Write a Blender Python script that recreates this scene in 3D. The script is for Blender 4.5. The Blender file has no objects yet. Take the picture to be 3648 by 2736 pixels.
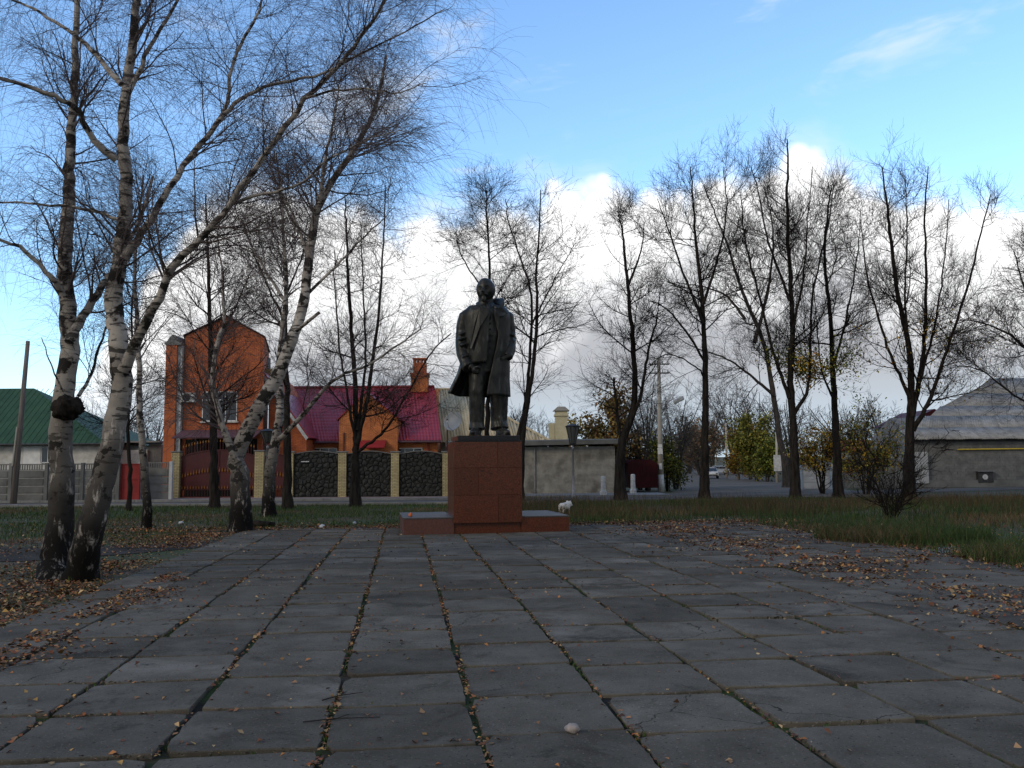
import bpy, bmesh, math, random
import numpy as np
from mathutils import Vector, Matrix

R = math.radians
SC = bpy.context.scene
COL = SC.collection
random.seed(7)

# ------------------------------------------------------------------ camera
CAM_H, FPX = 1.7, 880.0
PITCH, ROLL = R(5.41), R(-0.4)
cam_d = bpy.data.cameras.new('camera')
cam_d.sensor_width = 36.0
cam_d.lens = 36.0 * FPX / 1024.0
cam_d.clip_start, cam_d.clip_end = 0.1, 5000
cam = bpy.data.objects.new('camera', cam_d)
COL.objects.link(cam)
CM = Matrix.Translation((0, 0, CAM_H)) @ Matrix.Rotation(R(90) + PITCH, 4, 'X') @ Matrix.Rotation(ROLL, 4, 'Z')
cam.matrix_world = CM
SC.camera = cam
M3 = CM.to_3x3()


def ray(px, py):
    return M3 @ Vector(((px - 512) / FPX, -(py - 384) / FPX, -1.0))


def P(px, py, D):
    """point at world distance Y = D seen at pixel (1024 x 768)"""
    d = ray(px, py)
    s = D / d.y
    return Vector((d.x * s, D, CAM_H + d.z * s))


def G(px, py, z=0.0):
    d = ray(px, py)
    s = (z - CAM_H) / d.z
    return Vector((d.x * s, d.y * s, z))


def azel(px, py):
    d = ray(px, py).normalized()
    return math.atan2(d.x, d.y), math.asin(d.z)


# ------------------------------------------------------------------ exposure, world, sun
SC.render.engine = 'CYCLES'
SC.cycles.max_bounces = 4
SC.cycles.diffuse_bounces = 2
SC.cycles.glossy_bounces = 2
SC.cycles.caustics_reflective = False
SC.cycles.caustics_refractive = False
vs = SC.view_settings
vs.view_transform = 'Standard'
vs.look = 'None'
vs.exposure = 1.0
vs.gamma = 1.0
vs.use_curve_mapping = False

SUN_EL, SUN_AZ = R(26), R(-128)      # azimuth from +Y towards +X; the sun stands behind the camera, to the left
sd = Vector((math.sin(SUN_AZ) * math.cos(SUN_EL), math.cos(SUN_AZ) * math.cos(SUN_EL), math.sin(SUN_EL)))
sl = bpy.data.lights.new('sun', 'SUN')
sl.energy = 0.55
sl.angle = R(14)
sl.color = (1.0, 0.88, 0.72)
so = bpy.data.objects.new('sun', sl)
COL.objects.link(so)
so.rotation_euler = sd.to_track_quat('Z', 'Y').to_euler()

W = bpy.data.worlds.new('World')
SC.world = W
W.use_nodes = True
W.cycles.sampling_method = 'MANUAL'
W.cycles.sample_map_resolution = 512


def build_world():
    nt = W.node_tree
    N, L = nt.nodes, nt.links
    N.clear()
    out = N.new('ShaderNodeOutputWorld')
    bg = N.new('ShaderNodeBackground')
    bg.inputs['Strength'].default_value = 0.15
    L.new(bg.outputs[0], out.inputs[0])
    sky = N.new('ShaderNodeTexSky')
    sky.sky_type = 'NISHITA'
    sky.sun_disc = False
    sky.sun_elevation = SUN_EL
    sky.sun_rotation = SUN_AZ
    sky.altitude = 100
    sky.air_density = 1.0
    sky.dust_density = 0.6
    sky.ozone_density = 2.0

    def math_(op, a, b=None, c=None, clamp=False):
        n = N.new('ShaderNodeMath'); n.operation = op; n.use_clamp = clamp
        for i, x in enumerate((a, b, c)):
            if x is None: continue
            if isinstance(x, (int, float)): n.inputs[i].default_value = x
            else: L.new(x, n.inputs[i])
        return n.outputs[0]

    def sstep(x, lo, hi):
        n = N.new('ShaderNodeMapRange'); n.interpolation_type = 'SMOOTHSTEP'
        L.new(x, n.inputs['Value'])
        n.inputs['From Min'].default_value = lo; n.inputs['From Max'].default_value = hi
        return n.outputs[0]

    def noise(vec, scale, detail, rough, dist=0.0):
        n = N.new('ShaderNodeTexNoise')
        L.new(vec, n.inputs['Vector'])
        n.inputs['Scale'].default_value = scale; n.inputs['Detail'].default_value = detail
        n.inputs['Roughness'].default_value = rough; n.inputs['Distortion'].default_value = dist
        return n.outputs['Fac']

    def mix(f, a, b):
        n = N.new('ShaderNodeMix'); n.data_type = 'RGBA'
        if isinstance(f, float): n.inputs[0].default_value = f
        else: L.new(f, n.inputs[0])
        for s, x in ((6, a), (7, b)):
            if isinstance(x, tuple): n.inputs[s].default_value = (*x, 1)
            else: L.new(x, n.inputs[s])
        return n.outputs[2]

    tc = N.new('ShaderNodeTexCoord')
    vec = tc.outputs['Generated']
    sep = N.new('ShaderNodeSeparateXYZ'); L.new(vec, sep.inputs[0])
    az = math_('ARCTAN2', sep.outputs[0], sep.outputs[1])
    el = math_('ARCSINE', sep.outputs[2])
    # top of the cumulus bank, elevation as a function of azimuth
    prof = [(-40, 432), (10, 420), (60, 398), (110, 345), (150, 275), (185, 222), (225, 200), (260, 195), (330, 200), (400, 224), (440, 216), (500, 208), (560, 190),
            (600, 182), (650, 192), (690, 176), (740, 172), (795, 163), (835, 166), (862, 180), (930, 198), (975, 190), (1024, 190)]
    pts = [azel(x, y) for x, y in prof]
    fc = N.new('ShaderNodeFloatCurve')
    cv = fc.mapping.curves[0]
    ring = [(-math.pi, .95), (-2.4, 1.05), (-1.7, .70), (-1.15, .16), (-.75, .05)] + pts + [(.9, .34), (1.5, .50), (2.2, .80), (2.8, .92), (math.pi, .95)]
    xy = [((a + math.pi) / (2 * math.pi), e / 1.2) for a, e in ring]
    while len(cv.points) < len(xy): cv.points.new(0.5, 0.5)
    for p, (x, y) in zip(cv.points, xy): p.location = (min(max(x, 0), 1), y); p.handle_type = 'AUTO'
    fc.mapping.update()
    t = math_('MULTIPLY_ADD', az, 1 / (2 * math.pi), .5)
    L.new(t, fc.inputs['Value'])
    top = math_('MULTIPLY', fc.outputs[0], 1.2)
    # puffs
    vo = N.new('ShaderNodeTexVoronoi'); vo.feature = 'F1'; vo.inputs['Scale'].default_value = 22
    L.new(vec, vo.inputs['Vector'])
    vo2 = N.new('ShaderNodeTexVoronoi'); vo2.feature = 'F1'; vo2.inputs['Scale'].default_value = 52
    L.new(vec, vo2.inputs['Vector'])
    n1 = noise(vec, 6.0, 5, .55)
    b = math_('MULTIPLY_ADD', vo.outputs['Distance'], -.038, .018)
    b = math_('ADD', b, math_('MULTIPLY_ADD', vo2.outputs['Distance'], -.015, .007))
    b = math_('ADD', b, math_('MULTIPLY_ADD', n1, .055, -.0255))
    depth = math_('SUBTRACT', math_('ADD', top, b), el)          # > 0 inside the bank
    mask = sstep(depth, -.006, .020)
    # holes of thin blue low in the bank towards the left, wisps of cirrus above
    st = N.new('ShaderNodeMapping'); st.inputs['Scale'].default_value = (1.0, 1.4, 3.2)
    L.new(vec, st.inputs[0])
    n2 = noise(st.outputs[0], 3.3, 5, .62, .4)
    cir = math_('MULTIPLY', sstep(n2, .565, .76), .62)
    veil = math_('MULTIPLY', sstep(math_('ADD', depth, math_('MULTIPLY_ADD', n2, .22, -.12)), -.05, .03), .45)
    # cloud colour: bright top, grey-blue belly, pale towards the horizon
    n3 = noise(vec, 7.5, 4, .55, .3)
    belly = sstep(math_('ADD', depth, math_('MULTIPLY_ADD', n3, .22, -.11)), .05, .19)
    low = sstep(el, .125, .015)
    c = mix(belly, (4.5, 4.5, 4.5), (1.75, 1.80, 1.93))
    c = mix(low, c, (2.0, 2.45, 2.85))
    tint = N.new('ShaderNodeMix'); tint.data_type = 'RGBA'; tint.blend_type = 'MULTIPLY'
    tint.inputs[0].default_value = 1.0
    L.new(sky.outputs[0], tint.inputs[6]); tint.inputs[7].default_value = (SKY_GAIN[0], SKY_GAIN[1], SKY_GAIN[2], 1)
    s = tint.outputs[2]
    s = mix(cir, s, (3.4, 3.5, 3.6))
    s = mix(veil, s, (3.2, 3.45, 3.7))
    s = mix(mask, s, c)
    L.new(s, bg.inputs['Color'])



SKY_GAIN = (.86, 1.0, 1.10)
build_world()

# ------------------------------------------------------------------ materials
MATS = {}


def new_mat(name):
    m = bpy.data.materials.new(name)
    m.use_nodes = True
    nt = m.node_tree
    return m, nt, nt.nodes, nt.links, nt.nodes['Principled BSDF']


def noise_mat(name, c1, c2, scale=4.0, rough=.85, bump=0.0, detail=6, stretch=(1, 1, 1), metallic=0.0, lo=.35, hi=.65, spec=.2,
              rand=0.0, bscale=None, c3=None, s3=1.0, lo3=.55, hi3=.7, coat=0.0):
    m, nt, N, L, bs = new_mat(name)
    tc = N.new('ShaderNodeTexCoord')
    mp = N.new('ShaderNodeMapping'); mp.inputs['Scale'].default_value = stretch
    L.new(tc.outputs['Object'], mp.inputs[0])
    vec = mp.outputs[0]
    oi = N.new('ShaderNodeObjectInfo')
    if rand:
        ad = N.new('ShaderNodeVectorMath'); ad.operation = 'MULTIPLY_ADD'
        L.new(oi.outputs['Random'], ad.inputs[0]); ad.inputs[1].default_value = (91, 57, 33); L.new(vec, ad.inputs[2])
        vec = ad.outputs[0]
    n = N.new('ShaderNodeTexNoise'); n.inputs['Scale'].default_value = scale; n.inputs['Detail'].default_value = detail
    n.inputs['Roughness'].default_value = .6
    L.new(vec, n.inputs['Vector'])
    mr = N.new('ShaderNodeMapRange'); mr.inputs['From Min'].default_value = lo; mr.inputs['From Max'].default_value = hi
    L.new(n.outputs['Fac'], mr.inputs['Value'])
    mx = N.new('ShaderNodeMix'); mx.data_type = 'RGBA'
    L.new(mr.outputs[0], mx.inputs[0]); mx.inputs[6].default_value = (*c1, 1); mx.inputs[7].default_value = (*c2, 1)
    col = mx.outputs[2]
    if c3:
        n3 = N.new('ShaderNodeTexNoise'); n3.inputs['Scale'].default_value = s3; n3.inputs['Detail'].default_value = 5
        L.new(vec, n3.inputs['Vector'])
        m3 = N.new('ShaderNodeMapRange'); m3.inputs['From Min'].default_value = lo3; m3.inputs['From Max'].default_value = hi3
        L.new(n3.outputs['Fac'], m3.inputs['Value'])
        x3 = N.new('ShaderNodeMix'); x3.data_type = 'RGBA'
        L.new(m3.outputs[0], x3.inputs[0]); L.new(col, x3.inputs[6]); x3.inputs[7].default_value = (*c3, 1)
        col = x3.outputs[2]
    if rand:
        hs = N.new('ShaderNodeHueSaturation')
        r2 = N.new('ShaderNodeMapRange'); r2.inputs['To Min'].default_value = 1 - rand; r2.inputs['To Max'].default_value = 1 + rand
        L.new(oi.outputs['Random'], r2.inputs['Value']); L.new(r2.outputs[0], hs.inputs['Value']); L.new(col, hs.inputs['Color'])
        col = hs.outputs[0]
    L.new(col, bs.inputs['Base Color'])
    bs.inputs['Roughness'].default_value = rough
    bs.inputs['Metallic'].default_value = metallic
    bs.inputs['Specular IOR Level'].default_value = spec
    if coat: bs.inputs['Coat Weight'].default_value = coat; bs.inputs['Coat Roughness'].default_value = .15
    if bump:
        bn = N.new('ShaderNodeTexNoise'); bn.inputs['Scale'].default_value = bscale or scale * 4; bn.inputs['Detail'].default_value = 6
        L.new(vec, bn.inputs['Vector'])
        bp = N.new('ShaderNodeBump'); bp.inputs['Strength'].default_value = bump; bp.inputs['Distance'].default_value = .02
        L.new(bn.outputs['Fac'], bp.inputs['Height']); L.new(bp.outputs[0], bs.inputs['Normal'])
    MATS[name] = m
    return m


def brick_mat(name, c1, c2, mortar, bw=.26, bh=.077, ms=.009, bump=.3, rough=.8, spot=None):
    m, nt, N, L, bs = new_mat(name)
    tc = N.new('ShaderNodeTexCoord')
    sp = N.new('ShaderNodeSeparateXYZ'); L.new(tc.outputs['Object'], sp.inputs[0])
    ad = N.new('ShaderNodeMath'); L.new(sp.outputs[0], ad.inputs[0]); L.new(sp.outputs[1], ad.inputs[1])
    cb = N.new('ShaderNodeCombineXYZ'); L.new(ad.outputs[0], cb.inputs[0]); L.new(sp.outputs[2], cb.inputs[1])
    bt = N.new('ShaderNodeTexBrick'); L.new(cb.outputs[0], bt.inputs['Vector'])
    bt.inputs['Scale'].default_value = 1.0
    bt.inputs['Brick Width'].default_value = bw; bt.inputs['Row Height'].default_value = bh
    bt.inputs['Mortar Size'].default_value = ms; bt.inputs['Mortar Smooth'].default_value = .2
    bt.inputs['Color1'].default_value = (*c1, 1); bt.inputs['Color2'].default_value = (*c2, 1); bt.inputs['Mortar'].default_value = (*mortar, 1)
    n = N.new('ShaderNodeTexNoise'); n.inputs['Scale'].default_value = 1.3; n.inputs['Detail'].default_value = 7
    L.new(tc.outputs['Object'], n.inputs['Vector'])
    mr = N.new('ShaderNodeMapRange'); mr.inputs['From Min'].default_value = .3; mr.inputs['From Max'].default_value = .7
    mr.inputs['To Min'].default_value = .72; mr.inputs['To Max'].default_value = 1.2
    L.new(n.outputs['Fac'], mr.inputs['Value'])
    hs = N.new('ShaderNodeHueSaturation'); L.new(bt.outputs['Color'], hs.inputs['Color']); L.new(mr.outputs[0], hs.inputs['Value'])
    L.new(hs.outputs[0], bs.inputs['Base Color'])
    bs.inputs['Roughness'].default_value = rough
    bp = N.new('ShaderNodeBump'); bp.inputs['Strength'].default_value = bump; bp.inputs['Distance'].default_value = .01; bp.invert = True
    L.new(bt.outputs['Fac'], bp.inputs['Height']); L.new(bp.outputs[0], bs.inputs['Normal'])
    MATS[name] = m
    return m


def attr_mat(name, rough=.75, trans=0.0):
    m, nt, N, L, bs = new_mat(name)
    a = N.new('ShaderNodeAttribute'); a.attribute_name = 'Col'
    L.new(a.outputs['Color'], bs.inputs['Base Color'])
    bs.inputs['Roughness'].default_value = rough
    bs.inputs['Specular IOR Level'].default_value = .3
    MATS[name] = m
    return m


def birch_mat():
    m, nt, N, L, bs = new_mat('birch_bark')
    tc = N.new('ShaderNodeTexCoord')

    def nz(scale, stretch, detail=5, rough=.6):
        mp = N.new('ShaderNodeMapping'); mp.inputs['Scale'].default_value = stretch
        L.new(tc.outputs['Object'], mp.inputs[0])
        n = N.new('ShaderNodeTexNoise'); n.inputs['Scale'].default_value = scale; n.inputs['Detail'].default_value = detail
        n.inputs['Roughness'].default_value = rough
        L.new(mp.outputs[0], n.inputs['Vector'])
        return n.outputs['Fac']

    def rng(x, a, b):
        r = N.new('ShaderNodeMapRange'); r.interpolation_type = 'SMOOTHSTEP'
        r.inputs['From Min'].default_value = a; r.inputs['From Max'].default_value = b
        L.new(x, r.inputs['Value']); return r.outputs[0]

    def mth(op, a, b):
        n = N.new('ShaderNodeMath'); n.operation = op; n.use_clamp = True
        for i, x in enumerate((a, b)):
            if isinstance(x, float): n.inputs[i].default_value = x
            else: L.new(x, n.inputs[i])
        return n.outputs[0]

    marks = rng(nz(2.6, (1, 1, 5.0)), .53, .62)               # lenticels, short horizontal bars
    patch = rng(nz(2.6, (1.0, 1.0, 1.3), 7), .52, .58)         # black scars
    fiss = rng(nz(4.5, (1.7, 1.7, .55), 7, .7), .36, .47)      # fissured rough bark near the foot
    sp = N.new('ShaderNodeSeparateXYZ'); L.new(tc.outputs['Object'], sp.inputs[0])
    foot = rng(sp.outputs[2], 4.4, .3)
    dark = mth('MAXIMUM', mth('MAXIMUM', mth('MULTIPLY', marks, .85), mth('MULTIPLY', patch, .95)), mth('MULTIPLY', fiss, foot))
    tone = rng(nz(1.1, (1, 1, 2)), .3, .7)
    wh = N.new('ShaderNodeMix'); wh.data_type = 'RGBA'; L.new(tone, wh.inputs[0])
    wh.inputs[6].default_value = (.24, .21, .18, 1); wh.inputs[7].default_value = (.46, .415, .36, 1)
    mx = N.new('ShaderNodeMix'); mx.data_type = 'RGBA'; L.new(dark, mx.inputs[0]); L.new(wh.outputs[2], mx.inputs[6])
    mx.inputs[7].default_value = (.010, .009, .008, 1)
    L.new(mx.outputs[2], bs.inputs['Base Color'])
    bs.inputs['Roughness'].default_value = .9
    bs.inputs['Specular IOR Level'].default_value = .06
    bp = N.new('ShaderNodeBump'); bp.inputs['Strength'].default_value = .8; bp.inputs['Distance'].default_value = .03; bp.invert = True
    L.new(dark, bp.inputs['Height']); L.new(bp.outputs[0], bs.inputs['Normal'])
    MATS['birch_bark'] = m




def slab_mat():
    """old cast concrete: blotches, worn pale patches, damp stains along the edges of pours, hair cracks, aggregate"""
    m, nt, N, L, bs = new_mat('slab_concrete')
    tc = N.new('ShaderNodeTexCoord'); oi = N.new('ShaderNodeObjectInfo')
    ad = N.new('ShaderNodeVectorMath'); ad.operation = 'MULTIPLY_ADD'
    L.new(oi.outputs['Random'], ad.inputs[0]); ad.inputs[1].default_value = (91, 57, 33); L.new(tc.outputs['Object'], ad.inputs[2])
    vec = ad.outputs[0]

    def nz(scale, detail, rough=.6, dist=0.0):
        n = N.new('ShaderNodeTexNoise'); L.new(vec, n.inputs['Vector']); n.inputs['Scale'].default_value = scale
        n.inputs['Detail'].default_value = detail; n.inputs['Roughness'].default_value = rough; n.inputs['Distortion'].default_value = dist
        return n.outputs['Fac']

    def rg(x, a, b, lo=0.0, hi=1.0):
        r = N.new('ShaderNodeMapRange'); L.new(x, r.inputs['Value']); r.inputs['From Min'].default_value = a; r.inputs['From Max'].default_value = b
        r.inputs['To Min'].default_value = lo; r.inputs['To Max'].default_value = hi
        return r.outputs[0]

    def mx(f, a, b):
        n = N.new('ShaderNodeMix'); n.data_type = 'RGBA'; L.new(f, n.inputs[0])
        for k, x in ((6, a), (7, b)):
            if isinstance(x, tuple): n.inputs[k].default_value = (*x, 1)
            else: L.new(x, n.inputs[k])
        return n.outputs[2]

    c = mx(rg(nz(2.0, 9), .32, .68), (.070, .0615, .0485), (.122, .109, .0870))
    c = mx(rg(nz(.9, 6, .65, .5), .55, .68), c, (.150, .136, .112))          # worn pale patches
    c = mx(rg(nz(1.3, 7, .7, .8), .56, .66), c, (.054, .048, .038))          # damp stains
    c = mx(rg(nz(55, 3), .60, .70), c, (.17, .155, .135))                    # pale aggregate
    c = mx(rg(nz(38, 3), .62, .70), c, (.030, .028, .025))                   # pits
    vo = N.new('ShaderNodeTexVoronoi'); vo.feature = 'DISTANCE_TO_EDGE'; vo.inputs['Scale'].default_value = .9
    wv = N.new('ShaderNodeVectorMath'); wv.operation = 'MULTIPLY_ADD'
    nn_ = N.new('ShaderNodeTexNoise'); L.new(vec, nn_.inputs['Vector']); nn_.inputs['Scale'].default_value = 3; nn_.inputs['Detail'].default_value = 5
    L.new(nn_.outputs['Color'], wv.inputs[0]); wv.inputs[1].default_value = (.45, .45, .45); L.new(vec, wv.inputs[2])
    L.new(wv.outputs[0], vo.inputs['Vector'])
    crack = rg(vo.outputs['Distance'], .007, .002)
    has = rg(oi.outputs['Random'], .84, .85)
    mu = N.new('ShaderNodeMath'); mu.operation = 'MULTIPLY'; L.new(crack, mu.inputs[0]); L.new(has, mu.inputs[1])
    c = mx(mu.outputs[0], c, (.020, .018, .014))
    hs = N.new('ShaderNodeHueSaturation'); L.new(rg(oi.outputs['Random'], 0, 1, .76, 1.22), hs.inputs['Value']); L.new(c, hs.inputs['Color'])
    L.new(hs.outputs[0], bs.inputs['Base Color'])
    bs.inputs['Roughness'].default_value = .95; bs.inputs['Specular IOR Level'].default_value = .06
    bp = N.new('ShaderNodeBump'); bp.inputs['Strength'].default_value = .5; bp.inputs['Distance'].default_value = .012
    L.new(nz(30, 8, .7), bp.inputs['Height']); L.new(bp.outputs[0], bs.inputs['Normal'])
    MATS['slab_concrete'] = m


birch_mat()
noise_mat('bark', (.010, .0085, .0075), (.034, .029, .025), 3.0, .95, .8, spec=.05, stretch=(3, 3, .6), bscale=9)
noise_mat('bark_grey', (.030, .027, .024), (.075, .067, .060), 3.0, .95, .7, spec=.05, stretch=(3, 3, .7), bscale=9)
noise_mat('pole_orange_lit', (.12, .10, .08), (.24, .20, .155), 2.0, .85, .5, stretch=(2, 2, .5))  # brown of one far pole carries the orange light falling on it
noise_mat('twig', (.012, .010, .009), (.028, .022, .018), 2.0, .9, spec=.05)
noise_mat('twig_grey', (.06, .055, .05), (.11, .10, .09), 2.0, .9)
noise_mat('twig_birch', (.060, .046, .044), (.115, .088, .082), 1.2, .85)
attr_mat('leaf')
attr_mat('grass_blade', .8)
noise_mat('soil', (.045, .036, .022), (.085, .062, .032), .9, .95, .8, c3=(.040, .055, .018), s3=.35, lo3=.42, hi3=.62, bscale=14)
noise_mat('joint_dirt', (.012, .010, .007), (.028, .021, .012), 2.5, .95, .6, c3=(.028, .042, .008), s3=1.1, lo3=.44, hi3=.56)
slab_mat()
noise_mat('asphalt', (.036, .033, .029), (.066, .061, .054), 1.4, .98, .4, spec=.02, detail=9, bscale=50)
noise_mat('street_asphalt', (.088, .080, .070), (.138, .126, .112), .35, .98, .3, spec=.02, detail=8, bscale=20)
noise_mat('pavers_pink', (.17, .13, .115), (.25, .19, .17), 6, .9, .3)
noise_mat('kerb_stone', (.15, .15, .145), (.23, .23, .22), 1.5, .9, .3)
noise_mat('granite_red', (.060, .0145, .0056), (.114, .033, .0126), 26, .28, .0, detail=3, rand=.10, c3=(.022, .007, .005), s3=60, lo3=.56, hi3=.66, spec=.28)
noise_mat('granite_reflect_tint', (.060, .018, .011), (.10, .036, .024), 22, .36, .0, detail=3, rand=.12, c3=(.06, .028, .024), s3=50, lo3=.56, hi3=.66, spec=.5)  # purplish reflection on the left bench is mixed into this granite colour
noise_mat('granite_black', (.010, .010, .011), (.022, .022, .024), 30, .3, .0)
noise_mat('granite_sky_grey', (.055, .050, .046), (.095, .088, .082), 20, .55, .0, detail=4)  # grey of the sky mirrored in the polished bench tops, put into the colour
noise_mat('mortar', (.030, .014, .009), (.05, .024, .016), 8, .9)
noise_mat('bronze', (.014, .0142, .0132), (.040, .040, .036), 3.5, .42, .25, detail=8, metallic=.35, c3=(.075, .078, .070), s3=5, lo3=.57, hi3=.76, stretch=(1.6, 1.6, .7), bscale=26)
brick_mat('brick_orange', (.42, .092, .026), (.54, .140, .038), (.13, .04, .02))
brick_mat('brick_orange_light', (.50, .145, .040), (.60, .20, .055), (.16, .06, .028))
brick_mat('brick_yellow', (.40, .32, .15), (.50, .42, .22), (.13, .11, .075), .26, .085, .012)
noise_mat('render_orange', (.40, .105, .04), (.50, .15, .06), 1.5, .9, .2)
noise_mat('whitewash', (.42, .41, .38), (.62, .61, .57), 2.5, .9, .2)
noise_mat('white_paint', (.62, .62, .60), (.76, .76, .74), 3, .6)
noise_mat('white_weathered', (.36, .37, .37), (.58, .59, .58), 5, .8, .2, c3=(.18, .17, .15), s3=7, lo3=.6, hi3=.75)
noise_mat('metal_grey', (.20, .20, .21), (.30, .30, .31), 5, .5, metallic=.5)
noise_mat('metal_dark', (.035, .035, .037), (.07, .07, .072), 6, .6, metallic=.4)
noise_mat('roof_red', (.22, .012, .017), (.30, .020, .026), 1.2, .42, .1, spec=.5)
noise_mat('roof_green', (.022, .058, .024), (.034, .080, .034), 1.0, .6, .1)
noise_mat('asbestos', (.33, .275, .175), (.52, .44, .29), 1.5, .92, .25, stretch=(2, .6, .6), rand=.10)
noise_mat('asbestos_grey', (.21, .20, .18), (.32, .305, .275), 1.4, .95, .3, rand=.14, c3=(.15, .145, .13), s3=1.6, lo3=.52, hi3=.7)
noise_mat('block_grey', (.20, .19, .165), (.34, .325, .285), 1.8, .95, .5, detail=9, c3=(.14, .132, .115), s3=1.1, lo3=.5, hi3=.68)
noise_mat('block_dark', (.11, .11, .108), (.19, .188, .18), 1.5, .95, .5, detail=9)
noise_mat('concrete_fence', (.115, .115, .108), (.18, .18, .17), 1.3, .92, .3, detail=8, rand=.10)
noise_mat('concrete_fence_light', (.34, .345, .345), (.47, .475, .47), 1.3, .92, .3, detail=8, rand=.06)
noise_mat('concrete_pole', (.30, .275, .23), (.42, .39, .33), 2.2, .9, .3, stretch=(1, 1, .4))
noise_mat('wood_pole', (.11, .095, .085), (.19, .165, .145), 3, .9, .4, stretch=(3, 3, .3))
noise_mat('gate_red', (.050, .005, .006), (.075, .008, .008), 2.0, .5, spec=.4)
noise_mat('door_red', (.20, .022, .020), (.26, .032, .028), 2.0, .6)
noise_mat('gate_gold', (.30, .12, .018), (.40, .17, .028), 4.0, .5, metallic=.3)
noise_mat('shed_red', (.036, .003, .005), (.055, .005, .007), 1.5, .6)
noise_mat('canopy_brown', (.085, .045, .055), (.12, .065, .075), 2.0, .6)
noise_mat('inside_shade', (.006, .006, .006), (.012, .012, .012), 2, .9)  # near-black colour stands for the shade inside openings and rooms
noise_mat('fence_stone', (.016, .017, .016), (.045, .046, .042), 3.5, .75, .9, rand=0, c3=(.085, .085, .075), s3=7, lo3=.63, hi3=.78)
noise_mat('fence_stone_joint', (.018, .018, .017), (.034, .034, .032), 3, .9)
noise_mat('cream_plaster', (.46, .41, .26), (.58, .53, .36), 2.0, .9, .2, c3=(.28, .25, .17), s3=2, lo3=.6, hi3=.75)
noise_mat('plaster_shed', (.30, .29, .26), (.40, .39, .36), 1.4, .9)
noise_mat('dish_grey', (.17, .185, .20), (.24, .255, .27), 2.0, .5)
noise_mat('blue_paint', (.20, .26, .34), (.30, .36, .43), 3.0, .7)
noise_mat('yellow_pipe', (.50, .36, .03), (.60, .44, .05), 3.0, .5)
noise_mat('tyre', (.012, .012, .012), (.02, .02, .02), 9, .9)
noise_mat('car_white', (.70, .70, .69), (.76, .76, .75), 2, .3, coat=.5)
noise_mat('car_grey', (.50, .51, .50), (.58, .59, .58), 2, .3, coat=.5)
noise_mat('fur_white', (.50, .47, .41), (.68, .65, .58), 18, .95, .8)
noise_mat('dark_fur', (.02, .018, .016), (.04, .036, .03), 18, .95, .5)
noise_mat('paper', (.62, .62, .60), (.75, .75, .73), 6, .9)
noise_mat('plastic_white', (.34, .35, .36), (.48, .49, .50), 4, .4)
noise_mat('stone_white', (.22, .19, .17), (.36, .31, .28), 9, .9, .5)
noise_mat('orange_wax', (.55, .12, .03), (.70, .20, .05), 9, .6)
noise_mat('wire', (.03, .03, .03), (.05, .05, .05), 3, .8)


def glass_mat(name, col, rough=.08):
    m, nt, N, L, bs = new_mat(name)
    tc = N.new('ShaderNodeTexCoord'); n = N.new('ShaderNodeTexNoise'); n.inputs['Scale'].default_value = 1.7
    L.new(tc.outputs['Object'], n.inputs['Vector'])
    mx = N.new('ShaderNodeMix'); mx.data_type = 'RGBA'; L.new(n.outputs['Fac'], mx.inputs[0])
    mx.inputs[6].default_value = (*[c * .6 for c in col], 1); mx.inputs[7].default_value = (*[c * 1.4 for c in col], 1)
    L.new(mx.outputs[2], bs.inputs['Base Color'])
    bs.inputs['Roughness'].default_value = rough; bs.inputs['Specular IOR Level'].default_value = .6
    MATS[name] = m


glass_mat('glass_dark', (.025, .028, .032))
glass_mat('glass_lamp', (.10, .105, .10), .35)

# ------------------------------------------------------------------ object helpers


def tag(o, label=None, cat=None, group=None, kind=None):
    if label: o['label'] = label
    if cat: o['category'] = cat
    if group: o['group'] = group
    if kind: o['kind'] = kind
    return o


def empty(name, loc, label, cat, group=None, rz=0.0):
    o = bpy.data.objects.new(name, None)
    COL.objects.link(o)
    o.location = loc
    o.rotation_euler = (0, 0, rz)
    o.empty_display_size = .3
    return tag(o, label, cat, group)


def link(name, me, parent=None, loc=(0, 0, 0), rot=(0, 0, 0), scale=None):
    o = bpy.data.objects.new(name, me)
    COL.objects.link(o)
    o.parent = parent
    o.location = loc
    o.rotation_euler = rot
    if scale: o.scale = scale
    return o


def np_mesh(name, V, F, mats, smooth=True, cols=None):
    """V (n,3), F (m,k) numpy arrays of one face size"""
    me = bpy.data.meshes.new(name)
    V = np.ascontiguousarray(V, dtype=np.float32); F = np.ascontiguousarray(F, dtype=np.int32)
    me.vertices.add(len(V)); me.vertices.foreach_set('co', V.ravel())
    k = F.shape[1]
    me.loops.add(F.size); me.loops.foreach_set('vertex_index', F.ravel())
    me.polygons.add(len(F)); me.polygons.foreach_set('loop_start', np.arange(0, F.size, k, dtype=np.int32))
    if smooth: me.polygons.foreach_set('use_smooth', np.ones(len(F), dtype=bool))
    if cols is not None:
        a = me.color_attributes.new('Col', 'FLOAT_COLOR', 'POINT')
        c4 = np.ones((len(V), 4), dtype=np.float32); c4[:, :3] = cols
        a.data.foreach_set('color', c4.ravel())
    me.update(calc_edges=True)
    for m in (mats if isinstance(mats, (list, tuple)) else [mats]): me.materials.append(MATS[m])
    return me


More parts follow.
